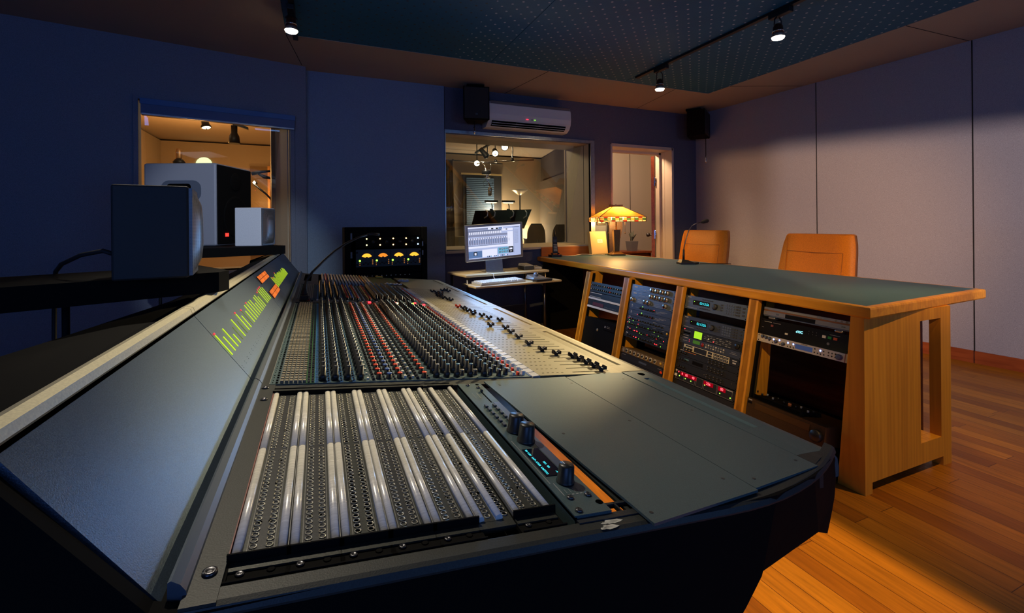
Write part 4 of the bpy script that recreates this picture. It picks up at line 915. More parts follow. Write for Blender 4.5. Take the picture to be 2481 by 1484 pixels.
t, h, _ = unit('channel_preamp', 'silver rack unit with glowing blue buttons', 3, .177, .217, mat('preamp_silver', (.66, .62, .60), .35, .4), .458)
for x, y in ((-.195, .030), (-.175, .028), (-.155, .026), (-.12, .018), (-.08, .015)): rknob(t, x, y, .0075, .012, 'knobblack', capm='bluegrey')
rknob(t, .185, .018, .0125, .016, mat('dial_blue', (.05, .04, .14), .3), capm='bluegrey')
leds(t, [(-.137, .026), (-.105, .028), (-.06, .026), (-.032, .025), (.098, .026)], 'e_blue', .0042, 'lit_button')
leds(t, [(-.16, .014), (-.14, .010), (-.10, .009), (-.09, .008), (-.06, .009), (-.045, .009), (-.03, .008), (.072, .012), (.087, .011), (.10, .011), (.115, .011), (.072, .028), (.113, .026), (.135, .026), (.15, .026), (.165, .027), (.135, .013), (.15, .013), (.165, .012)], 'knobblack', .0038, 'button')
rbox(t, -.022, .062, .008, .030, mat('meter_window', (.03, .05, .12), .2, emit=(.05, .09, .25), es=.35), 0, .001, 'meter_window'); rbox(t, -.205, -.195, .009, .017, 'offwhite', 0, .003)
m = MB(); m.box(.205, .2075, 0, h, 0, .001); m.build('trim_line', mat('line_maroon', (.25, .05, .06), .5), t)
text('lettering', 'CHANNEL STRIP', .0045, 'darkgrey', frame((.02, .0345, .0006), (1, 0, 0), (0, 1, 0)), t)
t, h, _ = unit('receiver', 'dark bronze amplifier at the bottom of the bay nearest the camera', 3, .51, .60, noisy(mat('bronze_fascia', (.075, .045, .018), .4, .4), 200, .15), .395, .28, .02, False)
rbox(t, -.15, .13, .046, .076, mat('bronze_flap', (.12, .065, .022), .35, .4), .02, .022, 'fascia_flap'); rknob(t, .165, .04, .026, .02, 'knobblack', .02); legend(t, [(-.19, -.17, .08, .084)]).location = (0, 0, .02)
for k in range(8): leds(t, [(-.08 + k * .014, .034)], 'grey', .002, 'button'); t.children[-1].location.z = .02
rbox(t, -.192, -.17, .064, .074, 'blackgloss', .02, .022, 'badge'); t.matrix_world = t.matrix_world @ Matrix.Translation((-.022, 0, 0))
t, h, _ = unit('mini_mixer', 'small black mixer lying on top of the bronze amplifier', 3, .489, .509, 'blackmatte', .26, .16, -.02, False)
t.matrix_world = t.matrix_world @ Matrix.Translation((-.08, 0, 0))
for k in range(14): rknob(t, -.115 + (k % 7) * .03, .0, .005, .010, 'knobblack' if k % 3 else 'grey').matrix_local = Matrix.Translation((-.115 + (k % 7) * .03, .0199, -.045 - .04 * (k // 7))) @ Matrix.Rotation(-pi / 2, 4, 'X')
rknob(t, .01, 0, .008, .014, mat('knob_orange', (.35, .12, .03), .4)).matrix_local = Matrix.Translation((.04, .0199, -.03)) @ Matrix.Rotation(-pi / 2, 4, 'X')
# bay one (far end)
t, h, _ = unit('line_mixer', 'black rack mixer with two rows of small coloured knobs in the far bay', 0, .078, .160, 'darkpanel')
for r in range(2):
    for k in range(14): rknob(t, -.195 + k * .03, .022 + r * .034, .006, .012, 'knobblack', capm='red' if k in (8, 9) and r == 1 or k in (9,) else ('teal' if k % 3 else 'offwhite'), n=10)
t, h, _ = unit('tape_machine', 'black rack unit with white lower edge, upper of two in the far bay', 0, .163, .224, 'darkpanel')
rbox(t, -.21, -.04, .052, .056, 'offwhite', 0, .003, 'trim_bar'); rbox(t, -.21, -.05, .022, .025, 'offwhite', 0, .003, 'trim_bar'); rbox(t, -.22, .22, .001, .016, 'white', 0, .006, 'trim_bar')
t, h, _ = unit('tape_machine', 'black rack unit with white lower edge and maroon panel', 0, .226, .294, 'darkpanel')
rbox(t, -.15, .0, .022, .05, mat('maroon_panel', (.10, .015, .02), .5), 0, .002, 'panel'); rbox(t, -.22, .22, .001, .017, 'white', 0, .006, 'trim_bar'); legend(t, [(.02 + .02 * k, .032 + .02 * k, .03, .0312) for k in range(8)])
t, h, _ = unit('subwoofer_box', 'black box with one round pale button in the far bay', 0, .372, .62, 'blackmatte', .44, .3, .0, False, cat='equipment box')
m = MB().at(-.025, .165, 0); m.lathe([(.012, 0), (.011, .003), (0, .003)], 14); m.build('button', 'tan', t)
rbox(t, .06, .20, .185, .235, 'blackgloss', 0, .006, 'socket_plate'); legend(t, [(.075, .085, .20, .215), (.10, .14, .215, .2165), (.10, .15, .205, .2062)]).location = (0, 0, .006)
# ------------------------------------------------------------------ loudspeakers and shelves over the meter bridge
ED = Vector((.9, .43, 0)).normalized(); EN = Vector((-ED.y, ED.x, 0))
def shelf(name, label, corner, length, depth, z0, z1, posts):
    t = thing(name, label, 'shelf', (corner[0], corner[1], 0), rot=frame((0, 0, 0), ED, EN))
    t.matrix_world = Matrix.Translation((corner[0], corner[1], 0)) @ frame((0, 0, 0), ED, EN); WM[t.name] = t.matrix_world.copy()
    m = MB(); m.prism([(-length, 0), (-.03, 0), (0, .03), (0, depth), (-length, depth)], 'z', z0, z1); m.build('board', 'blackmatte', t)
    for x, y in posts:
        m = MB(); m.cyl((x, y, .012), (x, y, z0), .007); m.lathe([(.05, 0), (.05, .008), (.02, .012)], 18, (x, y, 0)); m.build('post', 'black', t)
    return t
shelf('speaker_shelf', 'black speaker shelf carrying the dark cube loudspeaker nearest the camera', (-.187, 1.25), 1.25, .27, 1.004, 1.05, ((-.27, .20), (-1.12, .13)))
shelf('speaker_shelf', 'black speaker shelf at the far end of the meter bridge', (-.165, 2.90), 0.62, .62, 1.004, 1.052, ((-.36, .42), (-.55, .20)))
def cube_speaker(label, A, e1, z, cab, dp=.15, wd=.15, hh=.187):
    e1 = Vector((*e1, 0)).normalized(); e2 = Vector((-e1.y, e1.x, 0))
    t = thing('cube_speaker', label, 'loudspeaker', rot=frame((A[0], A[1], z), e1, e2))
    m = MB(); m.box(0, dp, 0, wd, 0, hh, .004); m.build('cabinet', cab, t)
    g = MB(); rows = []
    for i in range(7):
        zz = .006 + (hh - .012) * i / 6; r = []
        for j in range(7):
            yy = .006 + (wd - .012) * j / 6
            r.append((dp + .004 + .016 * (1 - ((i - 3) / 3) ** 4) * (1 - ((j - 3) / 3) ** 4), yy, zz))
        rows.append(r)
    g.sheet(rows); g.box(dp, dp + .006, .004, wd - .004, .004, hh - .004)
    g.build('grille', M['grille'], t)
    m = MB(); m.box(-.006, 0, wd * .25, wd * .6, hh * .62, hh * .74, .002); m.cyl((-.008, wd * .4, hh * .68), (0, wd * .4, hh * .68), .006); m.build('terminal_plate', 'steel', t)
    return t
gmt = mat('speaker_grille', (.16, .17, .18), .35, .6); n, l, b = nt(gmt)
tc = n.new('ShaderNodeTexCoord'); vr = n.new('ShaderNodeTexVoronoi'); vr.inputs['Scale'].default_value = 330; vr.inputs['Randomness'].default_value = 0; l.new(tc.outputs['Object'], vr.inputs['Vector'])
rm = n.new('ShaderNodeMapRange'); rm.inputs[1].default_value = .25; rm.inputs[2].default_value = .45; rm.inputs[3].default_value = .02; rm.inputs[4].default_value = .2; l.new(vr.outputs['Distance'], rm.inputs[0]); l.new(rm.outputs[0], b.inputs['Base Color'])
M['grille'] = gmt
cube_speaker('dark cube loudspeaker with curved mesh grille on the shelf nearest the camera', (-.366, 1.10), (.99, .139), 1.051, noisy(mat('speaker_vinyl_dark', (.011, .010, .009), .6), 300, .2, .1), .122, .15, .187)
cube_speaker('pale grey cube loudspeaker beside the big studio monitor', (-.432, 2.945), (.93, -.37), 1.053, noisy(mat('speaker_vinyl_grey', (.74, .76, .80), .55), 200, .06, .05), .145, .15, .215)
e1 = Vector((.927, -.375, 0)); e2 = Vector((.375, .927, 0))
t = thing('studio_monitor', 'large blue-grey studio monitor with a recessed handle on its side', 'loudspeaker', rot=frame((-.537 - .927 * .41, 3.05 + .375 * .41, 1.053), e1, e2))
m = MB(); m.box(0, .41, 0, .36, 0, .475, .012); m.build('cabinet', noisy(mat('monitor_paint', (.30, .31, .36), .5), 500, .1, .1), t)
m = MB(); m.box(.405, .414, .008, .352, .008, .467, .008); m.build('baffle', 'blackmatte', t)
m = MB(); m.at(Matrix.Translation((.4145, .18, .17)) @ Matrix.Rotation(pi / 2, 4, 'Y')); m.lathe([(.125, 0), (.12, .006), (.108, .004), (.03, -.0), (0, .006)], 28); m.build('woofer', 'blackmatte', t)
m = MB(); m.at(Matrix.Translation((.4145, .18, .38)) @ Matrix.Rotation(pi / 2, 4, 'Y')); m.lathe([(.055, 0), (.05, .004), (.015, .001), (0, .004)], 22); m.build('tweeter', 'blackmatte', t)
def rrect(x0, x1, z0, z1, r, top=None):
    out = []
    for cx_, cz_, a0_ in ((x1 - r, z1 - r, 0), (x0 + r, z1 - r, 90), (x0 + r, z0 + r, 180), (x1 - r, z0 + r, 270)):
        out += [(cx_ + r * cos(radians(a0_ + q)), cz_ + r * sin(radians(a0_ + q))) for q in (0, 22.5, 45, 67.5, 90)]
    return out
m = MB(); m.prism(rrect(.10, .325, .255, .375, .045), 'y', -.004, .002); h_ = m.build('handle', mat('handle_plastic', (.10, .12, .165), .5), t)
m = MB(); m.prism(rrect(.135, .27, .318, .356, .018), 'y', -.0055, -.003); m.build('handle_slot', 'hole', h_)
m = MB(); m.box(.414, .418, .075, .103, .052, .072); m.build('power_lamp', mat('lamp_red_square', (.2, 0, 0), .4, emit=(1, .03, .02), es=2.5), t)
m = MB(); m.box(.414, .417, .125, .131, .082, .090); m.build('led', 'e_green', t)
m = MB(); m.tube([(-.379, 1.16, 1.10), (-.40, 1.165, 1.108), (-.44, 1.18, 1.10), (-.49, 1.23, 1.08), (-.52, 1.30, 1.072), (-.56, 1.38, 1.055), (-.575, 1.41, 1.00), (-.58, 1.42, .9), (-.58, 1.42, .5), (-.60, 1.42, .006)], .0045)
solo(m, 'speaker_cable', 'rubber', 'black cable looping from the back of the dark cube loudspeaker', 'cable')
# talkback microphone on the console
t = thing('gooseneck_microphone', 'thin black gooseneck microphone rising from the console buttons', 'microphone', (-.06, 2.2, zs(-.06) + .004))
m = MB(); m.prism([(-.016, -.045), (.016, -.045), (.012, .045), (-.012, .045)], 'z', .004, .018); m.tube([(0, -.02, .018), (0, .02, .04), (.006, .05, .07)], [.012, .009, .006], 12); m.build('base', 'rubber', t)
m = MB(); m.tube([(.006, .05, .07), (.03, .09, .105), (.08, .18, .15), (.13, .26, .19), (.19, .32, .228), (.26, .39, .258), (.31, .44, .27)], .0058); m.build('gooseneck', 'black', t)
m = MB(); m.tube([(.31, .44, .27), (.34, .46, .272), (.375, .48, .27)], [.007, .009, .008], 10); m.build('capsule', 'black', t)
m = MB(); m.box(-.02, .02, -.05, .05, 0, .004); m.build('mount_plate', 'rubber', t)
# small notes and cloth lying on the console
m = MB()
for k in range(10): x = k * .0105; m.box(x, x + .012, .012 * sin(k * 2.1), .012 * sin(k * 2.1) + .03, .0, .003 + .004 * (k % 2))
m.at(Matrix()); o = m.build('tape_strip', 'white'); o.matrix_world = surf(.385, 2.98, .002); tag(o, 'crumpled white tape strip lying at the far end of the faders', 'tape strip')
m = MB()
for k in range(6): m.box(k * .012, k * .012 + .014, .01 * sin(k * 1.7), .01 * sin(k * 1.7) + .035, 0, .006 + .004 * (k % 3))
o = m.build('paper_scrap', mat('paper_grey', (.55, .56, .62), .7)); o.matrix_world = surf(.50, 3.2, .003); tag(o, 'pale grey paper scrap at the far end of the console', 'paper')
m = MB(); m.box(0, .05, 0, .04, 0, .012, .003); o = m.build('note_pad', 'yellow'); o.matrix_world = surf(.372, 3.38, .001); tag(o, 'small yellow note pad at the far edge of the console', 'note pad')
# ------------------------------------------------------------------ outboard rack behind the console
t = thing('equipment_rack', 'black upright equipment rack with pale latches behind the console', 'equipment rack', (.485, 3.6, 0))
m = MB(); m.box(-.31, -.262, 0, .34, 0, 1.155, .006); m.box(.262, .31, 0, .34, 0, 1.155, .006); m.box(-.262, .262, 0, .34, 1.08, 1.155, .004); m.box(-.262, .262, .30, .34, .02, 1.08); m.box(-.262, .262, 0, .34, 0, .06)
m.build('case', 'blackmatte', t)
for z in (1.06, .92): m = MB(); m.box(-.27, -.255, -.012, 0, z, z + .05, .003); m.build('latch', 'steel', t)
for z in (1.02, .95): m = MB(); m.box(.264, .276, -.012, 0, z - .02, z + .02, .003); m.build('latch', 'steel', t)
def ru(name, label, z0, z1, face, wd=.522):
    t = thing(name, label, 'rack unit', (.51, 3.6, z0)); h = z1 - z0
    m = MB(); m.box(-wd / 2 + .005, wd / 2 - .03, -.010, 0, .001, h - .001); m.box(-.23, .21, 0, .25, .004, h - .004); m.build('chassis', face, t); return t, h
def onface(m, x, z): return m.at(Matrix.Translation((x, -.010, z)) @ Matrix.Rotation(pi / 2, 4, 'X'))
t, h = ru('microphone_preamp', 'black rack unit with glowing amber lamp pairs', 1.0, 1.079, 'blackmatte')
for x, c in ((-.178, 0), (-.08, 1), (.018, 1), (.116, 1), (.208, 2)):
    for z in (.018, .065):
        m = onface(MB(), x, z); m.lathe([(.0055, 0), (.005, .004), (0, .006)], 10); m.build('indicator_lamp', ('e_lamp', 'e_amber', 'e_ice')[c], t)
for x in (-.13, -.03, .068, .165): m = onface(MB(), x, .04); m.lathe([(.014, 0), (.012, .014), (0, .014)], 14); m.build('knob', 'knobblack', t)
t, h = ru('bus_compressor', 'dark grey rack unit with four amber fan-shaped meters', .852, .985, noisy(mat('compressor_face', (.028, .028, .027), .45, .3), 200, .1))
vum2 = mat('vu_fan', (.3, .12, .01), .4, emit=(1.0, .42, .03), es=1.6)
vum3 = mat('vu_fan_dim', (.3, .10, .01), .4, emit=(1.0, .30, .02), es=1.0)
for k in range(4):
    cx_ = -.178 + k * .1185
    m = MB().at(Matrix.Translation((cx_, -.0115, .062))); R_, r_ = .041, .012
    pts = [(R_ * cos(q), R_ * sin(q)) for q in [radians(28 + 124 * i / 14) for i in range(15)]] + [(r_ * cos(q), r_ * sin(q) + .004) for q in [radians(152 - 124 * i / 6) for i in range(7)]]
    m.prism(pts, 'y', -.002, .001); m.build('vu_meter', vum3 if k == 1 else vum2, t)
    m = onface(MB(), cx_ - .05 + (.004 if k else 0), .048); m.lathe([(.0075, 0), (.006, .003), (0, .004)], 10); m.build('lamp', 'e_green', t)
    for q in range(3): m = onface(MB(), cx_ + .042, .052 - q * .014); m.lathe([(.005, 0), (.004, .002), (0, .003)], 8); m.build('lamp', 'e_amberdim', t)
    for q in range(2): m = onface(MB(), cx_ - .05, .030 - q * .014); m.lathe([(.004, 0), (.003, .002), (0, .003)], 8); m.build('lamp', 'e_amberdim', t)
    for q in range(4): m = onface(MB(), cx_ - .022 + q * .016, .024 + .01 * (q % 2)); m.lathe([(.006, 0), (.005, .010), (0, .010)], 10); m.build('knob', 'knobblack', t)
    m = MB(); m.box(cx_ + .057, cx_ + .058, -.0112, -.010, .008, h - .008); m.build('seam_line', 'hole', t)
for x in (-.248, .222):
    for z in (.02, .11): m = onface(MB(), x, z); m.lathe([(.006, 0), (.005, .001), (0, .001)], 10); m.build('screw', 'hole', t)
t, h = ru('patch_unit', 'black patch strip with white dots under the amber-meter unit', .755, .80, 'blackmatte')
for k in range(11): m = onface(MB(), -.21 + k * .035, .028); m.lathe([(.0045, 0), (.004, .002), (0, .002)], 8); m.build('label_dot', 'offwhite', t)
t, h = ru('power_unit', 'plain black blank panel between the amber-meter unit and the patch strip', .802, .850, 'blackmatte')
# ------------------------------------------------------------------ computer cart
CR = Matrix.Translation((1.155, 3.735, 0)) @ Matrix.Rotation(radians(8.5), 4, 'Z')
M['cartwood'] = wood('cart_laminate', (.60, .47, .27), (.50, .38, .20), .4, 0)
t = thing('computer_cart', 'two-level computer cart in pale laminate beside the console', 'cart', rot=CR)
m = MB(); m.box(0, .88, 0, .40, .712, .733, .006); m.build('top_shelf', 'cartwood', t)
m = MB(); m.box(-.01, .875, -.20, .06, .640, .658, .006); m.build('keyboard_tray', 'cartwood', t)
for x in (.03, .84):
    for y in (.03, .37): m = MB(); m.cyl((x, y, .03), (x, y, .712), .014); m.lathe([(0, 0), (.022, .004), (.022, .026), (0, .03)], 12, (x, y, 0)); m.build('leg', 'steel', t)
m = MB(); m.box(.03, .84, .36, .38, .30, .36); m.box(.06, .82, .05, .34, .20, .215); m.build('brace', 'darkgrey', t)
m = MB(); m.box(.05, .12, .06, .2, .216, .30, .004); m.m = 1; m.box(.075, .085, .055, .061, .27, .278)
MR = Matrix.Translation((1.485, 3.90, .735)) @ Matrix.Rotation(radians(4), 4, 'Z')
t = thing('computer_monitor', 'silver widescreen computer monitor showing a mixing program', 'monitor', rot=MR)
TM = Matrix.Translation((-.008, -.02, .283)) @ Matrix.Rotation(radians(-3.2), 4, 'Y') @ Matrix.Diagonal((1.10, 1, 1.06, 1)) @ Matrix.Rotation(radians(4), 4, 'X')
m = MB().at(TM); m.box(-.262, .262, 0, .03, -.162, .150, .006); m.build('housing', 'silver', t)
scr = MB().at(TM @ Matrix.Translation((-.238, -.0005, -.138))); SW, SH = .476, .268
SM = ['s_base', 's_grey', 's_white', 's_blue', 's_dark', 's_navy', 's_cyan', 's_mid']
for nm, c_, e_ in (('s_base', (.52, .60, .92), .85), ('s_grey', (.30, .33, .52), .75), ('s_white', (.80, .82, 1.0), 1.0), ('s_blue', (.14, .26, .55), .7), ('s_dark', (.02, .03, .04), .3), ('s_navy', (.05, .09, .22), .6), ('s_cyan', (.20, .52, .78), .8), ('s_mid', (.22, .26, .44), .7)): M[nm] = em(nm, c_, e_)
def sq(i, x0, x1, y0, y1, d=0.0): scr.m = i; scr.box(x0 * SW, x1 * SW, -.001 - d, 0, y0 * SH, y1 * SH)
sq(0, 0, 1, 0, 1); sq(2, 0, 1, .965, 1, .0003); sq(1, 0, .62, .90, .955, .0003); sq(4, .43, .47, .90, .94, .0006); sq(4, .52, .56, .90, .94, .0006); sq(2, .37, .66, .895, .955, .0004); sq(3, .57, .64, .90, .95, .0006)
sq(7, 0, .62, .76, .89, .0003); sq(1, 0, .80, .69, .755, .0003); sq(2, .64, .85, .83, .90, .0003); sq(4, .71, .74, .86, .89, .0006); sq(4, .84, .98, .925, .935, .0006)
for k in range(18): sq(2, .012 + k * .0345, .036 + k * .0345, .765, .845, .0005); sq(1, .012 + k * .044, .046 + k * .044, .44, .66, .0003); sq(2, .014 + k * .044, .03 + k * .044, .60, .655, .0005); sq(5 if k < 2 else 3, .018 + k * .044, .026 + k * .044, .49 + .003 * (k % 5), .57 + .012 * (k % 4), .0006)
sq(4, .0, .79, .405, .415, .0004); sq(2, .0, .80, .33, .39, .0003); sq(2, .74, .85, .30, .80, .0006); sq(1, .86, .865, .08, .88, .0005)
for k in range(16): sq(1, .875, .955, .40 + k * .028, .407 + k * .028, .0005)
sq(3, .0, .245, .03, .24, .0004); sq(4, .09, .155, .10, .215, .0006); sq(2, .105, .14, .115, .19, .0008); sq(2, .25, .53, .04, .27, .0004); sq(6, .55, .75, .10, .30, .0004); sq(4, .755, .85, .10, .32, .0005); sq(2, .77, .83, .20, .26, .0007); sq(2, .78, .82, .14, .155, .0007)
for k in range(8): x = .585 + (k % 4) * .048; y = .245 - (k // 4) * .095; sq(4, x - .014, x + .014, y - .022, y + .022, .0006); sq(2, x - .005, x + .006, y - .008, y + .010, .0008)
for k in range(13): sq((3, 5, 6, 2)[k % 4], .34 + k * .032, .36 + k * .032, .015 + .006 * (k % 3), .06, .0007)
scr.build('screen', SM, t)
m = MB().at(TM); m.at(TM @ Matrix.Translation((0, -.0005, -.150)) @ Matrix.Rotation(pi / 2, 4, 'X')); m.lathe([(.005, 0), (.004, .0008), (0, .0008)], 12); m.build('emblem', 'darkgrey', t)
m = MB(); m.prism([(-.02, .0), (.16, .0), (.165, .007), (.03, .007), (.05, .16), (.035, .16), (.012, .012)], 'x', -.085, .085); m.build('stand', 'silver', t)
light('AREA', 'screen_light', MR @ TM @ Vector((0, -.03, .0)), 6, (.16, .46, 1.0), MR @ TM @ Vector((0, -1.0, -.12)), .44, .26)
KB = CR @ Matrix.Translation((.05, -.185, .659)) @ Matrix.Rotation(radians(6), 4, 'Z')
t = thing('computer_keyboard', 'white computer keyboard on the tray below the monitor', 'keyboard', rot=KB)
m = MB(); m.hexa([(0, 0, .0), (.47, 0, 0), (.47, .15, 0), (0, .15, 0), (0, 0, .014), (.47, 0, .014), (.47, .15, .024), (0, .15, .024)]); m.build('housing', mat('keyboard_clear', (.45, .46, .48), .2), t)
for r in range(5):
    x = .014
    for k in range(21):
        if k in (15, 18): x += .008
        w_ = .0175
        if r == 0 and 3 <= k <= 8:
            if k == 3: w_ = .1175
            else: continue
        if x + w_ > .46: break
        m = MB(); zz = .014 + .010 * (.022 + r * .025) / .15; m.box(x, x + w_, .012 + r * .026, .034 + r * .026, zz, zz + .009, .002); m.build('key', 'white', t); x += w_ + .003
t = thing('trackball_mouse', 'silver trackball with grey ball on a black wrist pad beside the keyboard', 'trackball', rot=CR @ Matrix.Translation((.60, -.12, .659)) @ Matrix.Rotation(radians(-4), 4, 'Z'))
m = MB(); m.prism([(-.03, -.06), (.0, -.085), (.16, -.075), (.19, -.04), (.17, .0), (0, .0)], 'z', 0, .016); m.build('wrist_pad', 'rubber', t)
m = MB(); m.hexa([(.0, -.02, .012), (.15, -.02, .012), (.13, .11, .012), (-.01, .11, .012), (.012, -.01, .026), (.135, -.01, .026), (.115, .10, .046), (.005, .10, .046)]); m.build('body', 'silver', t)
m = MB(); m.lathe([(0, -.026), (.018, -.018), (.026, 0), (.018, .018), (0, .026)], 20, (.07, .055, .045)); m.build('ball', 'bluegrey', t)
t = thing('desk_box', 'dark grey desktop box with pale sloping lid on the cart shelf', 'desktop box', rot=CR @ Matrix.Translation((.66, .10, .734)) @ Matrix.Rotation(radians(-6), 4, 'Z'))
m = MB(); m.box(0, .105, 0, .15, 0, .036, .005); m.build('body', 'darkgrey', t)
m = MB(); m.hexa([(.006, .004, .036), (.099, .004, .036), (.099, .146, .036), (.006, .146, .036), (.01, .01, .044), (.095, .01, .044), (.095, .14, .056), (.01, .14, .056)]); m.build('lid', 'offwhite', t)
t = thing('remote_control', 'cream remote control lying beside the grey desktop box', 'remote control', rot=CR @ Matrix.Translation((.79, .12, .734)) @ Matrix.Rotation(radians(-18), 4, 'Z'))
m = MB(); m.box(0, .075, 0, .16, 0, .022, .006); m.build('body', 'offwhite', t)
for k in range(9): m = MB(); m.lathe([(.006, 0), (.005, .002), (0, .002)], 8, (.018 + (k % 3) * .02, .03 + (k // 3) * .03, .022)); m.build('button', 'grey', t)
m = MB(); m.tube([CR @ Vector(p) for p in ((.27, -.06, .678), (.262, -.018, .70), (.258, -.014, .735), (.25, .03, .738), (.25, .10, .737), (.28, .16, .736))], .0025); solo(m, 'keyboard_cable', 'white', 'thin white cable running from the keyboard up to the monitor', 'cable')
# ------------------------------------------------------------------ on the desk
t = thing('table_lamp', 'bronze table lamp with a stained-glass pyramid shade, lit', 'lamp', (3.205, 4.43, ZD + .001), radians(-19))
M['bronze'] = noisy(mat('bronze', (.16, .085, .03), .35, .7), 60, .2)
m = MB(); m.box(-.085, .085, -.085, .085, 0, .018, .004); m.hexa([(-.075, -.075, .018), (.075, -.075, .018), (.075, .075, .018), (-.075, .075, .018), (-.03, -.03, .05), (.03, -.03, .05), (.03, .03, .05), (-.03, .03, .05)]); m.build('base', 'bronze', t)
m = MB(); m.hexa([(-.028, -.028, .05), (.028, -.028, .05), (.028, .028, .05), (-.028, .028, .05), (-.04, -.04, .30), (.04, -.04, .30), (.04, .04, .30), (-.04, .04, .30)]); m.cyl((0, 0, .30), (0, 0, .56), .008); m.build('column', 'bronze', t)
sg = bpy.data.materials.new('stained_glass'); sg.use_nodes = True; n, l = sg.node_tree.nodes, sg.node_tree.links; n.clear()
o_ = n.new('ShaderNodeOutputMaterial'); tl = n.new('ShaderNodeBsdfTranslucent'); df = n.new('ShaderNodeBsdfPrincipled'); ms = n.new('ShaderNodeMixShader'); ms.inputs[0].default_value = .3
tc = n.new('ShaderNodeTexCoord'); nz = n.new('ShaderNodeTexNoise'); nz.inputs['Scale'].default_value = 6; l.new(tc.outputs['Object'], nz.inputs[0])
cr = n.new('ShaderNodeValToRGB'); cr.color_ramp.elements[0].color = (.70, .27, .04, 1); cr.color_ramp.elements[1].color = (.95, .48, .12, 1); cr.color_ramp.elements[0].position = .35; cr.color_ramp.elements[1].position = .65
l.new(nz.outputs['Fac'], cr.inputs[0]); l.new(cr.outputs[0], tl.inputs[0]); df.inputs['Base Color'].default_value = (.5, .3, .1, 1); df.inputs['Roughness'].default_value = .3
l.new(tl.outputs[0], ms.inputs[1]); l.new(df.outputs[0], ms.inputs[2]); l.new(ms.outputs[0], o_.inputs[0]); M['stained'] = sg
def tinted(name, c):
    k = sg.copy(); k.name = name
    for q in k.node_tree.nodes:
        if q.type == 'VALTORGB': q.color_ramp.elements[0].color = (*c, 1); q.color_ramp.elements[1].color = (*c, 1)
    M[name] = k; return name
tinted('glass_red', (.5, .03, .02)); tinted('glass_green', (.06, .16, .05)); tinted('glass_cream', (1, .9, .6))
R0, R1, R2 = .262, .060, .262
def sqr(r, z): return [(-r, -r, z), (r, -r, z), (r, r, z), (-r, r, z)]
m = MB(); a_, b_ = sqr(R0, .445), sqr(R1, .565)
m.add(a_ + b_, [(i, (i + 1) % 4, 4 + (i + 1) % 4, 4 + i) for i in range(4)]); sh = m.build('lamp_shade', 'stained', t)
m = MB()
for i in range(4):
    p, q = Vector(a_[i]), Vector(a_[(i + 1) % 4]); p.z = q.z = 0; nn = 12
    for k in range(nn):
        u0, u1 = p.lerp(q, k / nn), p.lerp(q, (k + 1) / nn); g = (u1 - u0) * .06; dz = Vector((0, 0, 1))
        for zz0, zz1, mi_ in ((.392, .405, (0 if k % 3 == 0 else 2)), (.407, .430, (1 if k % 2 else 3)), (.432, .445, (0 if k % 3 == 1 else 2))):
            m.m = mi_; m.add([u0 + g + dz * zz0, u1 - g + dz * zz0, u1 - g + dz * zz1, u0 + g + dz * zz1], [(0, 1, 2, 3)])
m.build('border', ['glass_red', 'glass_green', 'glass_cream', 'stained'], sh)
m = MB()
for i in range(4):
    p, q, r_ = Vector(a_[i]), Vector(a_[(i + 1) % 4]), Vector(b_[i]); m.tube([p, r_], .004, 6)
    for z in (0, -.0135, -.039, -.053): m.tube([p + Vector((0, 0, z)), q + Vector((0, 0, z))], .0025, 6)
    m.tube([p, p + Vector((0, 0, -.053))], .0035, 6)
m.build('leading', 'bronze', sh)
m = MB(); m.box(-.063, .063, -.063, .063, .562, .590, .004); m.box(-.006, .006, -.006, .006, .59, .60); m.build('finial_cap', 'bronze', t)
for x in (-.10, .10): m = MB(); m.cyl((x, -.02, .42), (x, -.02, .27), .0015, n=6); m.lathe([(0, -.012), (.006, -.006), (.006, .004), (0, .012)], 10, (x, -.02, .26)); m.build('pull_chain', 'bronze', t)
m = MB()
for x in (-.07, .07): m.lathe([(0, -.035), (.022, -.02), (.026, 0), (.018, .025), (.01, .04)], 14, (x, 0, .44)); m.cyl((x, 0, .475), (0, 0, .50), .006)
m.build('bulb', mat('bulb_lit', (1, .8, .5), .4, emit=(1, .66, .3), es=14), t)
light('POINT', 'table_lamp_light', (3.205, 4.43, ZD + .435), 24, (1.0, .52, .15), size=.05)
m = MB(); pts = []
sec = [(-.01, .0), (.075, .09), (.13, .20), (.155, .32), (.15, .44), (.11, .50), (.0, .52), (-.01, .3)]
m.prism(sec, 'y', -.03, .03); o = m.build('leaf_ornament', noisy(mat('dark_leather', (.05, .028, .02), .5), 80, .3, .3)); o.matrix_world = Matrix.Translation((3.275, 4.665, ZD + .001)) @ Matrix.Rotation(radians(-20), 4, 'Z'); tag(o, 'dark leaf-shaped object standing behind the bronze lamp', 'ornament')
t = thing('cordless_phone', 'black cordless phone standing upright in its cradle by the wall', 'phone', (2.47, 4.57, ZD + .04), radians(-12))
m = MB(); m.hexa([(-.028, -.018, 0), (.028, -.018, 0), (.028, .016, 0), (-.028, .016, 0), (-.024, .012, .19), (.024, .012, .19), (.022, .034, .19), (-.022, .034, .19)]); m.build('handset', 'black', t)
m = MB(); m.tube([(.006, .026, .185), (.006, .034, .26)], [.010, .007], 10); m.build('antenna', 'black', t)
for r in range(5):
    for c_ in range(3): y = -.018 + .030 * (.03 + r * .017) / .19; z_ = .025 + r * .017; m = MB(); m.box(-.020 + c_ * .0145, -.009 + c_ * .0145, y - .003, y + .002, z_, z_ + .010, .001); m.build('key', 'offwhite', t)
m = MB(); m.box(-.018, .018, .002, .008, .128, .155); m.build('screen', 'darkgrey', t)
t = thing('phone_cradle', 'black charging cradle under the cordless phone', 'phone cradle', (2.47, 4.565, ZD + .001), radians(-12))
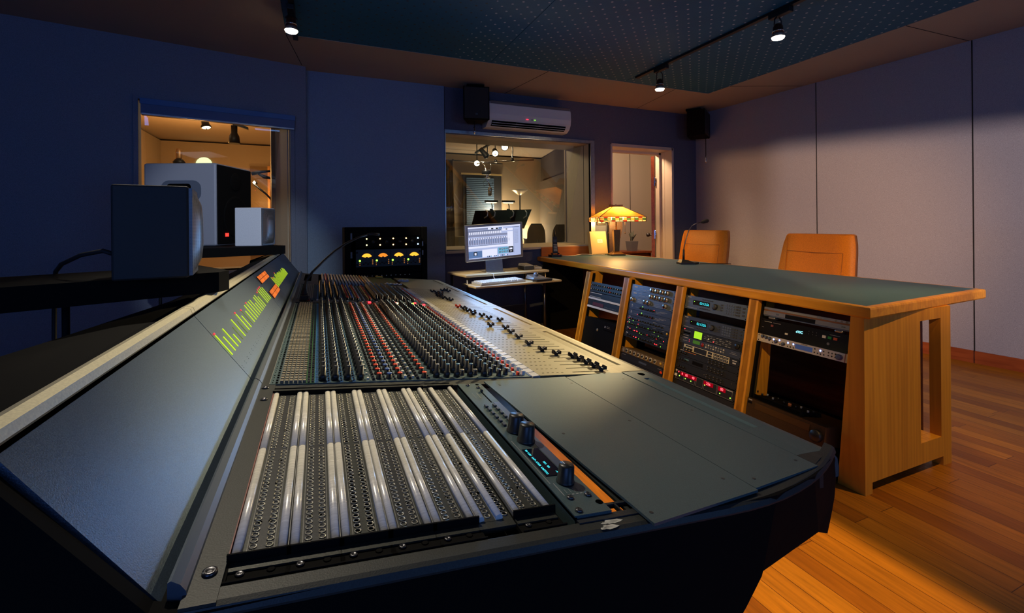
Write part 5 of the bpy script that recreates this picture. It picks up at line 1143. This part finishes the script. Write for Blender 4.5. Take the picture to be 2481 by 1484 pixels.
m = MB(); m.prism([(-.055, -.05), (.055, -.05), (.075, -.02), (.075, .04), (.05, .055), (-.05, .055), (-.075, .04), (-.075, -.02)], 'z', 0, .024); m.box(-.04, -.033, -.03, .04, .024, .045, .002); m.box(.033, .04, -.03, .04, .024, .045, .002); m.build('body', 'black', t)
m = MB(); m.box(.02, .034, -.048, -.044, .024, .028); m.build('lamp', mat('dim_red', (.2, .01, .01), .4, emit=(.4, .01, .01), es=.6), t)
m = MB(); m.tube([(2.55, 4.58, ZD + .010), (2.62, 4.55, ZD + .005), (2.72, 4.585, ZD + .005), (2.80, 4.64, ZD + .006), (2.88, 4.66, ZD + .012), (2.93, 4.60, ZD + .012), (2.95, 4.53, ZD + .006), (3.10, 4.50, ZD + .006)], .004); solo(m, 'telephone_cable', 'offwhite', 'pale cord running across the desk from the phone cradle', 'cable')
t = thing('document_box', 'beige box file with a small label leaning against the wall', 'box', rot=Matrix.Translation((2.965, 4.575, ZD + .009)) @ Matrix.Rotation(radians(8), 4, 'Z') @ Matrix.Rotation(radians(-9), 4, 'X'))
m = MB(); m.box(0, .255, 0, .05, 0, .275, .004); m.build('body', mat('card_beige', (.62, .45, .22), .6), t)
m = MB(); m.box(.105, .185, -.0015, .001, .135, .178); lb = m.build('label', 'white', t)
text('lettering', 'SYN', .026, 'grey', frame((.145, -.002, .156), (1, 0, 0), (0, 0, 1)), lb)
t = thing('light_switch', 'double wall light switch beside the window under the lamp shade', 'light switch', (3.20, YB - .003, 1.155))
m = MB(); m.box(-.065, .065, -.008, 0, 0, .115, .003); m.build('plate', 'darkgrey', t)
for x in (-.03, .03): m = MB(); m.box(x - .020, x + .020, -.013, -.008, .028, .090, .002); m.build('rocker', 'white', t)
t = thing('desk_microphone', 'black gooseneck microphone on a wedge base on the desk', 'microphone', (3.02, 3.13, ZD + .001), radians(-20))
m = MB(); m.prism([(-.075, -.05), (.05, -.055), (.10, -.02), (.10, .02), (.05, .055), (-.075, .05)], 'z', 0, .016); m.hexa([(-.07, -.045, .016), (.045, -.05, .016), (.045, .05, .016), (-.07, .045, .016), (-.055, -.03, .042), (.0, -.032, .036), (.0, .032, .036), (-.055, .03, .042)]); m.build('base', 'black', t)
m = MB(); m.cyl((-.03, 0, .036), (-.028, 0, .13), .0105, .008); m.build('stem', 'black', t)
m = MB(); m.tube([(-.028, 0, .13), (-.02, 0, .17), (.0, 0, .24), (.02, 0, .30), (.05, 0, .34), (.10, 0, .365), (.14, 0, .372)], .0045); m.build('gooseneck', 'steel', t)
m = MB(); m.tube([(.135, 0, .371), (.15, 0, .374), (.19, 0, .384), (.20, 0, .386)], [.009, .016, .018, .012], 12); m.build('capsule', 'rubber', t)
m = MB(); m.tube([(3.12, 3.08, ZD + .004), (3.25, 3.0, ZD + .004), (3.33, 2.93, ZD + .004)], .003); solo(m, 'microphone_cable', 'rubber', 'thin black cable trailing from the desk microphone to the desk edge', 'cable')
# ------------------------------------------------------------------ leather chairs behind the desk
def chair(label, loc, rz, wt, wb, ztop):
    t = thing('leather_chair', label, 'chair', (loc[0], loc[1], 0), rz, None)
    # local frame: x across, y toward the desk (front), z up
    rows = []
    for k in range(9):
        f = k / 8; z = .50 + (ztop - .50) * f; w_ = wb + (wt - wb) * f; yy = -.20 - .10 * f
        if k == 8: z -= .004
        ins = .018 if k == 8 else (.004 if k == 7 else 0)
        rows.append([(-w_ + ins, yy, z), (-w_ + .02 + ins, yy + .035, z), (-w_ * .5, yy + .028, z), (0, yy + .022, z), (w_ * .5, yy + .028, z), (w_ - .02 - ins, yy + .035, z), (w_ - ins, yy, z), (w_ - .02 - ins, yy - .05, z), (-w_ + .02 + ins, yy - .05, z), (-w_ + ins, yy, z)])
    m = MB(); m.sheet(rows); top = rows[-1][:-1]; m.add([(p[0] * .93, p[1], p[2] + .010) for p in top] + top, [list(range(9))] + [(9 + i, 9 + (i + 1) % 9, (i + 1) % 9, i) for i in range(9)])
    bk = m.build('backrest', 'leather', t)
    m = MB()
    def bp(u, f): w_ = wb + (wt - wb) * f; return (u * w_, -.20 - .10 * f + (.0285 if abs(u) < .6 else .0335), .50 + (ztop - .50) * f)
    m.tube([bp(-.78, .76), bp(-.4, .755), bp(0, .75), bp(.4, .755), bp(.78, .76)], .0022, 6); m.tube([bp(.78, .76), bp(.72, .4), bp(.64, .05)], .0022, 6); m.tube([bp(-.78, .76), bp(-.76, .4), bp(-.74, .05)], .0022, 6); m.tube([bp(.78, .76), bp(.84, .95)], .0018, 6)
    m.build('seam_piping', mat('leather_seam', (.30, .10, .015), .5), bk)
    m = MB(); m.box(-wb, wb, -.24, .24, .42, .50, .03); m.build('seat', 'leather', t)
    m = MB(); m.cyl((0, 0, .08), (0, 0, .42), .03); m.build('column', 'steel', t)
    for k in range(5):
        a = 2 * pi * k / 5; m = MB(); m.tube([(0, 0, .09), (.16 * cos(a), .16 * sin(a), .085), (.29 * cos(a), .29 * sin(a), .065)], [.022, .018, .014]); m.cyl((.29 * cos(a) - .012 * sin(a), .29 * sin(a) + .012 * cos(a), .028), (.29 * cos(a) + .012 * sin(a), .29 * sin(a) - .012 * cos(a), .028), .028); m.build('leg', 'black', t)
    for s in (-1, 1): m = MB(); m.box(s * (wb + .02) - .02, s * (wb + .02) + .02, -.16, .14, .60, .63, .01); m.box(s * (wb + .02) - .012, s * (wb + .02) + .012, -.12, -.08, .44, .60); m.build('armrest', 'black', t)
    return t
chair('tan leather office chair behind the desk microphone, farther of the two', (3.50, 3.69), radians(86), .325, .345, 1.085)
chair('tan leather office chair with a wide back, nearer of the two', (3.36, 2.42), radians(82), .305, .35, 1.063)
# ------------------------------------------------------------------ on walls and ceiling
def wallspeaker(label, org, rz, plug, w_=.30, h_=.35, d_=.22):
    t = thing('wall_speaker', label, 'loudspeaker', org, rz)
    m = MB(); m.hexa([(-w_ / 2, 0, 0), (w_ / 2, 0, 0), (w_ / 2 - .06, d_, 0), (-w_ / 2 + .06, d_, 0), (-w_ / 2, 0, h_), (w_ / 2, 0, h_), (w_ / 2 - .06, d_, h_), (-w_ / 2 + .06, d_, h_)]); m.build('cabinet', 'blackmatte', t)
    m = MB(); m.box(-w_ / 2 + .01, w_ / 2 - .01, -.012, 0, .01, h_ - .01, .004); g = m.build('grille', 'rubber', t)
    m = MB(); m.box(-.012, .012, -.0145, -.012, .045, .062); m.build('badge', 'steel', t)
    m = MB(); m.cyl((0, d_ * .5, h_), (0, d_ * .5, h_ + .03), .03); m.box(-.09, .09, d_ * .3, d_ + .02, h_ + .02, h_ + .04); m.build('bracket', 'blackmatte', t)
    m = MB(); m.tube(plug[0], .0055, 8); m.build('cable', 'black', t)
    m = MB(); m.tube(plug[1], [.008, .011, .011, .009], 10); m.build('connector', 'chrome', t)
    return t
wallspeaker('black wall loudspeaker beside the air conditioner', (1.50, 4.44, 2.25), radians(-12), ([(-.01, .1, .0), (-.01, .1, -.06), (-.01, .12, -.11)], [(-.01, .12, -.05), (-.01, .12, -.07), (-.01, .12, -.10), (-.01, .12, -.125)]), .27, .34, .20)
wallspeaker('black corner loudspeaker with a dangling cable plug', (4.57, 4.37, 2.275), radians(35), ([(.02, .02, 0), (.02, .02, -.10), (.02, .02, -.24)], [(.02, .02, -.24), (.02, .02, -.27), (.02, .02, -.31), (.02, .02, -.335)]), .36, .32, .22)
t = thing('air_conditioner', 'white wall air conditioner above the live room window', 'air conditioner', (2.16, 4.72, 2.22))
prof = [(0, .0), (-.11, .0), (-.165, .03), (-.195, .075), (-.205, .13), (-.20, .22), (-.175, .265), (-.13, .285), (0, .285)]
m = MB(); m.prism(prof, 'x', -.50, .50); m.build('housing', 'white', t)
m = MB(); m.prism([(-.198, .085), (-.209, .13), (-.2045, .232), (-.20, .236), (-.199, .13)], 'x', -.49, .49); m.build('front_panel', mat('ac_panel', (.78, .78, .78), .3), t)
m = MB(); m.prism([(-.2045, .236), (-.18, .268), (-.13, .2885), (-.13, .286), (-.178, .264), (-.20, .236)], 'x', -.47, .49); m.build('intake_grille', 'grey', t)
m = MB(); m.prism([(-.140, .014), (-.166, .028), (-.186, .060), (-.190, .058), (-.169, .024), (-.140, .008)], 'x', -.455, .44); o_v = m.build('outlet', 'hole', t)
for yy_, zz_ in ((-.161, .019), (-.180, .039)): m = MB(); m.box(-.45, .435, yy_ - .006, yy_ + .004, zz_ - .002, zz_ + .002); m.build('louvre', 'white', o_v)
for x in (-.17, .10): m = MB(); m.hexa([(x, -.142, .006), (x + .005, -.142, .006), (x + .005, -.193, .056), (x, -.193, .056), (x, -.14, .012), (x + .005, -.14, .012), (x + .005, -.188, .062), (x, -.188, .062)]); m.build('divider', 'grey', o_v)
m = MB(); m.box(-.062, -.036, -.2085, -.203, .092, .100); m.build('led', mat('led_red_dim', (.2, 0, 0), .4, emit=(1, .04, .08), es=1.6), t)
m = MB(); m.box(.035, .050, -.2085, -.203, .092, .099); m.build('led', mat('led_green_dim', (0, .1, 0), .4, emit=(.3, .9, .05), es=1.2), t)
m = MB(); m.box(.0, .014, -.2085, -.203, .09, .102); m.build('sensor', 'grey', t)
def rail(name, label, x, y0, y1):
    m = MB(); m.box(x - .018, x + .018, y0, y1, ZC - .016, ZC + .003); return solo(m, name, 'black', label, 'light track', 'lighting tracks on the ceiling')
rail('light_track', 'long black light track across the perforated ceiling', 2.955, -2.5, 3.72)
rail('light_track', 'black light track at the edge of the perforated ceiling', -.155, 2.4, 3.95)
def spot(label, x, y, zd):
    t = thing('track_spotlight', label, 'spotlight', (x, y, ZC - .016), 0, 'track spotlights on the ceiling'); d = zd - (ZC - .016)
    m = MB(); m.box(-.022, .022, -.10, .06, -.035, 0, .004); m.build('adapter', 'black', t)
    m = MB(); 
    for s in (-1, 1): m.tube([(s * .012, 0, -.035), (s * .034, 0, -.055), (s * .036, 0, d + .085)], .005, 6)
    m.build('yoke', 'black', t)
    m = MB(); m.lathe([(.018, d + .10), (.03, d + .085), (.034, d + .05), (.036, d + .035)], 18); m.build('socket', mat('socket_bronze', (.10, .03, .02), .3, .6), t)
    m = MB(); m.lathe([(.0365, d + .052), (.039, d + .048), (.0365, d + .044)], 20); m.build('rim', 'chrome', t)
    m = MB(); m.lathe([(.034, d + .035), (.042, d + .008)], 20); m.build('reflector', mat('reflector_glass', (.35, .28, .24), .15, .5), t)
    m = MB(); m.lathe([(.042, d + .008), (.036, d - .003), (0, d - .006)], 20); m.build('bulb', 'e_white', t)
    return t
spot('lit track spotlight, nearest of the pair on the long track', 2.955, 2.19, 2.441)
spot('lit track spotlight at the far end of the long track', 2.955, 3.385, 2.416)
spot('lit track spotlight over the far end of the console', -.16, 3.41, 2.477)
# ------------------------------------------------------------------ live room behind the window
def can(name, label, p, aim, r=.05, ln=.14, lit=True, group=None, arm=None):
    t = thing(name, label, 'spotlight', p, group=group); d = Vector(aim).normalized()
    q = d.to_track_quat('Z', 'Y').to_matrix().to_4x4()
    m = MB().at(q); m.lathe([(0, -ln), (r * .7, -ln), (r * .75, -ln * .5), (r, -.02), (r, 0), (r * .9, -.004)], 16); m.build('housing', 'black', t)
    m = MB().at(q); m.lathe([(r * .88, -.006), (r * .6, .004), (0, .008)], 16); m.build('bulb', 'e_live' if lit else 'black', t)
    m = MB(); m.cyl((0, 0, -.02), (0, 0, arm or (ZC - p[2])), .008); m.build('stem', 'black', t)
    return t
M['e_live'] = em('live_lamp', (1.0, .80, .50), 14); M['e_glow'] = em('shade_glow', (1.0, .70, .36), 5)
SG = 'live room ceiling spotlights'
can('stage_spotlight', 'brightest live room spotlight, topmost behind the window', (2.69, 6.6, 2.39), (-.35, -1, -.35), .06, group=SG)
can('stage_spotlight', 'lit live room spotlight just below the topmost one', (2.53, 6.6, 2.28), (-.3, -1, -.6), .055, group=SG)
can('stage_spotlight', 'lit live room spotlight at the left end of the slanted track', (2.23, 6.6, 2.115), (-.3, -1, -.3), .05, group=SG)
can('stage_spotlight', 'dark unlit live room spotlight under the slanted track', (2.40, 6.6, 2.22), (.6, -.3, -.8), .05, .17, False, SG)
m = MB(); m.hexa([(2.22, 6.68, 2.27), (2.25, 6.72, 2.27), (2.56, 6.72, 2.47), (2.53, 6.68, 2.47), (2.22, 6.68, 2.30), (2.25, 6.72, 2.30), (2.56, 6.72, 2.50), (2.53, 6.68, 2.50)]); solo(m, 'slanted_track', 'black', 'black slanted lighting bar in the live room', 'light track')
t = thing('boom_arm', 'chrome microphone boom arm hanging across the live room', 'boom arm', (2.73, 6.4, 2.15))
m = MB(); m.tube([(-.57, 0, -.07), (-.37, 0, -.03), (0, 0, .0), (.36, 0, .035)], [.008, .011, .011, .015], 10); m.build('boom', 'chrome', t)
m = MB(); m.tube([(0, 0, 0), (.0, 0, .06), (.01, 0, .15), (.0, 0, .25), (.0, 0, .49)], .011, 10); m.build('drop_pole', 'chrome', t)
m = MB(); m.lathe([(.02, -.02), (.026, 0), (.02, .025)], 12, (-.27, 0, -.02)); m.lathe([(.02, -.02), (.026, 0), (.02, .03)], 12, (0, 0, .02)); m.build('clutch', 'steel', t)
t = thing('studio_microphone', 'silver studio microphone hanging upside down in a shock mount', 'microphone', (2.215, 6.0, 1.58))
m = MB(); m.lathe([(0, 0), (.024, .002), (.026, .05), (.026, .055), (.024, .058)], 16); m.build('head_grille', mat('mic_brass', (.55, .42, .22), .3, .8), t)
m = MB(); m.lathe([(.024, .058), (.028, .064), (.028, .10), (.02, .115), (.012, .13)], 16); m.build('body', 'chrome', t)
m = MB(); m.tube([(0, 0, .13), (-.02, 0, .19), (-.05, 0, .24), (-.04, 0, .30), (-.075, 0, .42)], .009, 8); m.tube([(-.05, 0, .24), (.0, 0, .32), (.02, 0, .42), (.01, 0, .46)], .007, 8); m.tube([(-.075, 0, .42), (-.07, .2, .50), (.1, .38, .53)], .007, 8); m.build('arm', 'chrome', t)
m = MB(); m.lathe([(.05, .30), (.065, .31), (.065, .35), (.05, .36)], 14, (-.05, 0, 0)); m.lathe([(0, .0), (.045, .004), (.045, .012), (0, .014)], 16, (-.06, -.05, .24)); m.build('shock_mount', 'steel', t)
m = MB(); m.tube([(-.05, 0, .24), (-.10, 0, .18), (-.09, 0, .13), (-.02, 0, .17), (.03, 0, .14), (.04, 0, .19)], .0035, 6); m.build('cable', 'black', t)
# music stand with two clip lamps
t = thing('music_stand', 'wide black music stand tilted toward the far side of the live room', 'music stand', (2.46, 6.2, 0))
m = MB(); m.hexa([(-.46, .02, 1.12), (.38, .02, 1.12), (.38, .03, 1.12), (-.46, .03, 1.12), (-.43, -.10, 1.375), (.45, -.10, 1.40), (.45, -.09, 1.40), (-.43, -.09, 1.375)]); m.box(-.46, .38, .02, .08, 1.115, 1.125); m.build('desk', 'black', t)
m = MB(); m.cyl((0, .03, .03), (0, .03, 1.2), .014); m.build('pole', 'black', t)
for k in range(3): a = 2 * pi * k / 3; m = MB(); m.tube([(0, .03, .2), (.28 * cos(a), .03 + .28 * sin(a), .008)], .009); m.build('leg', 'black', t)
for x in (-.27, -.16, .13, .34): m = MB(); m.tube([(x, -.105, 1.385), (x + .02, -.12, 1.35), (x + .015, -.115, 1.30), (x - .03, -.10, 1.27)], .009, 8); m.build('headphone_loop', 'silver', t)
for x, lb in ((2.295, 'lit clip lamp on the music stand, in front of the dark blind'), (2.56, 'lit clip lamp on the music stand, in front of the glowing wall')):
    q = thing('clip_lamp', lb, 'lamp', (x, 6.16, 1.40))
    m = MB(); m.prism([(-.03, .0), (.03, .0), (.022, .03), (-.022, .03)], 'x', -.095, .095); o_ = m.build('lamp_shade', 'steel', q); o_.location = (0, 0, .10)
    m = MB(); m.cyl((-.075, 0, .098), (.075, 0, .098), .011); m.build('tube', 'e_glow', q)
    m = MB(); m.tube([(0, .01, .10), (.02, .02, .05), (.01, .0, .0), (0, -.0, -.03)], .008); m.box(-.02, .02, -.015, .015, -.03, .005); m.build('clip_stem', 'steel', q)
t = thing('floor_lamp', 'tall floor lamp with an upturned metal bowl in the live room', 'lamp', (3.70, 8.3, 0))
m = MB(); m.lathe([(.14, 0), (.14, .02), (.02, .035)], 20); m.build('base', 'steel', t)
m = MB(); m.cyl((0, 0, .03), (0, 0, 1.79), .014); m.build('pole', 'steel', t)
m = MB(); m.lathe([(.02, 1.77), (.06, 1.79), (.13, 1.845), (.165, 1.872), (.165, 1.88), (.12, 1.85), (.02, 1.80)], 26); m.build('bowl', mat('bowl_metal', (.5, .42, .30), .3, .7, emit=(1, .7, .4), es=.12), t)
t = thing('globe_lamp', 'small glowing table lamp behind the music stand', 'lamp', (3.30, 8.6, .75))
m = MB(); m.lathe([(.07, 0), (.06, .02), (.015, .04), (.015, .38)], 16); m.build('base', 'steel', t)
m = MB(); m.lathe([(.05, .62), (.12, .56), (.13, .46), (.09, .40), (.0, .39)], 20); m.build('lamp_shade', 'e_glow', t)
m = MB(); m.box(3.10, 3.60, 8.4, 8.85, .70, .75); m.box(3.12, 3.16, 8.42, 8.46, 0, .70); m.box(3.54, 3.58, 8.42, 8.46, 0, .70); m.box(3.12, 3.16, 8.79, 8.83, 0, .70); m.box(3.54, 3.58, 8.79, 8.83, 0, .70)
solo(m, 'side_table', 'black', 'dark side table under the small glowing lamp', 'table')
t = thing('uplight', 'low dark uplight washing the corner of the live room wall', 'lamp', (4.08, 8.70, 0))
m = MB(); m.lathe([(.11, 0), (.11, .86), (.13, .90), (.12, .90), (.10, .87)], 22); m.build('base', 'steel', t)
m = MB(); m.lathe([(.10, .872), (.05, .885), (0, .886)], 18); m.build('bulb', 'e_glow', t)
def swivel(label, x, y, ztop):
    t = thing('office_chair', label, 'chair', (x, y, 0), radians(15), 'dark chairs in the live room')
    m = MB(); rows = []
    for k in range(8):
        f = k / 7; z = ztop - .36 + .36 * f; w_ = .19 * (1 - max(0, (f - .45) / .55) ** 2.4 * .45); rows.append([(-w_, 0, z), (-w_ * .5, .03, z), (0, .04, z), (w_ * .5, .03, z), (w_, 0, z), (w_ * .5, -.03, z), (-w_ * .5, -.03, z), (-w_, 0, z)])
    m.sheet(rows); m.add([rows[-1][i] for i in range(7)], [list(range(7))]); m.build('backrest', mat('chair_brown', (.035, .024, .016), .7), t)
    m = MB(); m.box(-.22, .22, .0, .45, .45, .53, .03); m.build('seat', 'blackmatte', t)
    m = MB(); m.cyl((0, .22, .06), (0, .22, .45), .025); m.tube([(0, .25, .48), (0, -.05, .55), (0, -.03, ztop - .25)], .018); m.build('column', 'black', t)
    for k in range(5): a = 2 * pi * k / 5; m = MB(); m.tube([(0, .22, .08), (.27 * cos(a), .22 + .27 * sin(a), .03)], [.02, .014]); m.build('leg', 'black', t)
swivel('dark round-backed chair right behind the computer monitor, seen through the window', 3.13, 6.4, 1.19)
swivel('dark round-backed chair beside the window jamb, seen through the window', 3.62, 6.5, 1.175)
m = MB(); m.prism([(3.30, .0), (3.62, .0), (3.62, .915), (3.38, .925), (3.31, .89)], 'y', 5.86, 5.94); solo(m, 'amplifier_cover', 'grey', 'grey rounded cover in front of the chair by the window jamb', 'cover')
# blind, curtain, absorber panel, vents
t = thing('window_blind', 'blue slatted blind in a dark frame on the live room far wall', 'blind', (3.16, 9.04, 0))
m = MB(); m.box(-.42, .42, -.04, 0, .3, 2.23); m.build('frame', mat('blind_frame', (.02, .02, .025), .5), t)
m = MB(); m.box(-.36, .25, -.05, -.04, .35, 2.15); m.m = 1
for k in range(46): m.box(-.355, .245, -.058, -.05, .38 + k * .039, .404 + k * .039)
m.build('slats', [mat('slat_shadow', (.03, .05, .09), .5), mat('slat_blue', (.09, .16, .28), .5)], t)
m = MB(); m.box(-.47, .44, -.06, 0, 2.225, 2.26); m.build('head_rail', mat('head_rail_brass', (.4, .3, .14), .4), t)
t = thing('curtain', 'dark brown curtain hanging at the left edge of the live room', 'curtain', (2.30, 8.62, 0))
m = MB(); rows = []
for z in (.05, .8, 1.6, 2.44):
    rows.append([(-.55 + .026 * k + .02 * sin(z * 2), .045 * sin(k * 1.35), z) for k in range(27)])
m.sheet(rows); m.build('cloth', mat('curtain_cloth', (.09, .065, .04), .9), t)
m = MB(); m.cyl((-.55, 0, 2.46), (1.2, .1, 2.44), .012); m.lathe([(0, -.03), (.028, 0), (0, .03)], 12, (.12, 0, 2.455)); m.build('rod', 'steel', t)
m = MB(); m.prism([(4.02, 6.9), (4.06, 6.9), (4.45, 8.85), (4.41, 8.85)], 'z', .2, 2.1); solo(m, 'absorber_panel', mat('panel_brown', (.075, .055, .04), .9), 'dark brown acoustic panel on the live room side wall', 'acoustic panel')
for x, y, lb in ((1.95, 7.2, 'small dark ceiling vent above the curtain in the live room'), (3.62, 7.2, 'small dark ceiling vent above the acoustic panel in the live room')): m = MB().at(x, y, ZC - .03); m.lathe([(.05, 0), (.14, .012), (.14, .03)], 10); solo(m, 'ceiling_vent', 'steel', lb, 'vent', 'live room ceiling vents')
m = MB(); m.box(1.45, 2.1, 5.6, 5.606, .0, 1.20); solo(m, 'glass_baffle', 'glass', 'low clear glass baffle near the left window edge in the live room', 'baffle')
t = thing('birdhouse_box', 'small pale box with an arched hole on the live room sill side', 'box', (1.665, 5.47, .0))
m = MB(); m.box(-.09, .09, -.08, .08, .0, 1.03); m.m = 1; m.prism([(-.03, .87), (.03, .87), (.03, .90), (.02, .925), (0, .935), (-.02, .925), (-.03, .90)], 'y', -.0825, -.079); m.build('body', [mat('box_olive', (.30, .27, .12), .6), 'hole'], t)
# ------------------------------------------------------------------ booth behind the left window
can('booth_spotlight', 'lit short black spotlight on the booth ceiling', (-1.24, 6.5, 2.37), (.2, -.15, -1), .055, .09)
t = thing('unlit_booth_spotlight', 'unlit black spotlight hanging from a slanted bracket in the booth', 'spotlight', (-.95, 6.5, 2.2))  # second booth ceiling spotlight, switched off
m = MB(); m.lathe([(.065, 0), (.055, .09), (.035, .13), (.035, .22)], 16); m.build('housing', 'black', t)
m = MB(); m.hexa([(-.10, -.03, .26), (.15, -.03, .18), (.15, .03, .18), (-.10, .03, .26), (-.10, -.03, .29), (.15, -.03, .21), (.15, .03, .21), (-.10, .03, .29)]); m.cyl((0, 0, .2), (0, 0, .26), .015); m.cyl((-.05, 0, .27), (-.05, 0, .44), .012); m.build('bracket', 'black', t)
t = thing('booth_microphone', 'brass-headed microphone on a stand in the booth above the big monitor', 'microphone', (-1.40, 6.0, 0))
m = MB(); m.lathe([(.028, 1.92), (.03, 1.93), (.03, 2.0), (.022, 2.03), (0, 2.035)], 16); m.build('head_grille', mat('mic_gold', (.55, .30, .12), .4, .5), t)
m = MB(); m.lathe([(.05, 1.86), (.06, 1.88), (.04, 1.91), (.028, 1.92)], 14); m.cyl((0, 0, .02), (0, 0, 1.88), .012); m.lathe([(.15, 0), (.15, .012), (.02, .02)], 18); m.build('stand', 'black', t)
m = MB().at(-1.81, 8.5, 2.25); m.at(Matrix.Translation((-1.81, 9.28, 2.27)) @ Matrix.Rotation(radians(80), 4, 'X')); m.lathe([(.12, 0), (.11, .01), (0, .012)], 20); solo(m, 'wall_light', mat('wall_disc', (.5, .45, .3), .4, emit=(.8, 1.0, .55), es=1.4), 'small pale glowing disc on the booth far wall', 'wall light')
t = thing('microphone_stand', 'black microphone stand with two crossing booms in the booth', 'microphone stand', (-.42, 5.6, 0))
m = MB(); m.cyl((0, 0, .02), (0, 0, 1.40), .012); m.lathe([(.14, 0), (.14, .015), (.02, .025)], 16); m.build('pole', 'black', t)
m = MB(); m.tube([(-.22, 0, 1.63), (-.10, 0, 1.52), (.02, 0, 1.38)], .010); m.tube([(-.20, 0, 1.64), (-.19, 0, 1.645)], .018); m.build('boom', 'steel', t)
m = MB(); m.tube([(-.24, 0, 1.74), (-.14, 0, 1.765), (-.04, 0, 1.78), (.03, 0, 1.765)], [.022, .016, .010, .010]); m.tube([(-.18, 0, 1.74), (-.12, 0, 1.71), (-.02, 0, 1.69)], [.008, .02, .008]); m.build('boom', 'black', t)
m = MB(); m.lathe([(0, -.02), (.016, 0), (0, .02)], 10, (-.215, -.01, 1.645)); m.build('lamp_glint', 'e_live', t)
m = MB(); m.box(-1.12, -.82, 9.27, 9.30, 0, 2.26); m.m = 1; m.box(-.84, -.80, 9.25, 9.30, 0, 2.27); m.m = 2; m.box(-.80, -.55, 9.28, 9.31, 0, 2.24)
dd = m.build('door_2', [mat('booth_door', (.20, .13, .06), .6), wood('booth_door_frame', (.75, .36, .08), (.5, .22, .04), .4, 2), mat('booth_door_light', (.8, .6, .35), .5)]); tag(dd, None, None, None, 'structure')
light('POINT', 'booth_light', (-.9, 8.9, 1.6), 8, (1.0, .5, .16), size=.05)
# ------------------------------------------------------------------ hall beyond the doorway
t = thing('hall_table', 'small red-brown table in the hall beyond the doorway', 'table', (4.85, 6.3, 0))
m = MB(); m.box(-.30, .30, -.2, .2, .69, .72); m.build('table_top', 'redwood', t)
for x in (-.26, .26):
    for y in (-.16, .16): m = MB(); m.box(x - .02, x + .02, y - .02, y + .02, 0, .69); m.build('leg', 'redwood', t)
m = MB(); m.box(-.26, .26, -.18, .18, .42, .68); m.build('cabinet', wood('hall_cabinet', (.22, .06, .02), (.12, .03, .01), .4, 0), t)
t = thing('potted_plant', 'small plant in a grey square pot on the hall table', 'potted plant', (4.86, 6.28, .721))
m = MB(); m.hexa([(-.06, -.06, 0), (.06, -.06, 0), (.06, .06, 0), (-.06, .06, 0), (-.075, -.075, .16), (.075, -.075, .16), (.075, .075, .16), (-.075, .075, .16)]); m.build('pot', 'grey', t)
m = MB(); rng = random.Random(3)
for k in range(14):
    a = k * 2.4; r_ = .03 + .05 * rng.random(); h_ = .22 + .14 * rng.random(); p = Vector((0, 0, .15)); q = Vector((r_ * cos(a), r_ * sin(a), h_)); s_ = Vector((-sin(a), cos(a), 0)) * .018; mid = p.lerp(q, .6) + Vector((0, 0, .03))
    m.add([p, mid - s_, q, mid + s_], [(0, 1, 2, 3)])
m.build('leaves', mat('leaf_grey', (.20, .22, .17), .6), t)
# ------------------------------------------------------------------ unseen flaps added at these spotlights to cut their pools of light
def barn(label, L, lines):
    t = thing('flap_spotlight', label, 'spotlight', L)
    m = MB(); m.cyl((0, 0, .03), (0, 0, ZC + .003 - L.z), .012); m.lathe([(.045, .0), (.055, .06), (.03, .14), (0, .15)], 16, (0, -.0, .03)); m.build('housing', 'black', t)
    for p1, p2, outward in lines:
        a, b = Vector(p1) - L, Vector(p2) - L; mid = (a + b) / 2; k = .20 / mid.length; e = (b - a).normalized()
        a2, b2 = a * k - e * .35, b * k + e * .35; o = Vector(outward); n_ = e.cross(mid).normalized()
        if n_.dot(o) < 0: n_ = -n_
        back = mid.normalized() * .002
        m = MB(); m.hexa([a2, b2, b2 + n_ * .34, a2 + n_ * .34, a2 + back, b2 + back, b2 + n_ * .34 + back, a2 + n_ * .34 + back]); m.build('light_flap', 'blackmatte', t)
barn('unseen spotlight with two added light-cutting flaps, nearer the right wall', WALLA, [((4.82, 3.65, 2.065), (4.955, 1.66, 1.91), (0, 0, 1)), ((4.816, 3.655, 2.2), (4.816, 3.655, 0.6), (-1, 1, 0))])
barn('unseen spotlight with two added light-cutting flaps, farther from the right wall', WALLB, [((4.77, 4.40, 2.045), (4.955, 1.66, 1.86), (0, 0, 1)), ((4.762, 4.425, 2.2), (4.762, 4.425, 0.6), (-1, 1, 0))])
barn('unseen spotlight with two added light-cutting flaps above the aisle between console and desk', AISLE, [((1.80, 0.4, 0), (1.80, 2.2, 0), (1, 0, 0)), ((.98, 0.2, 0), (.98, 2.4, 0), (-1, 0, 0))])
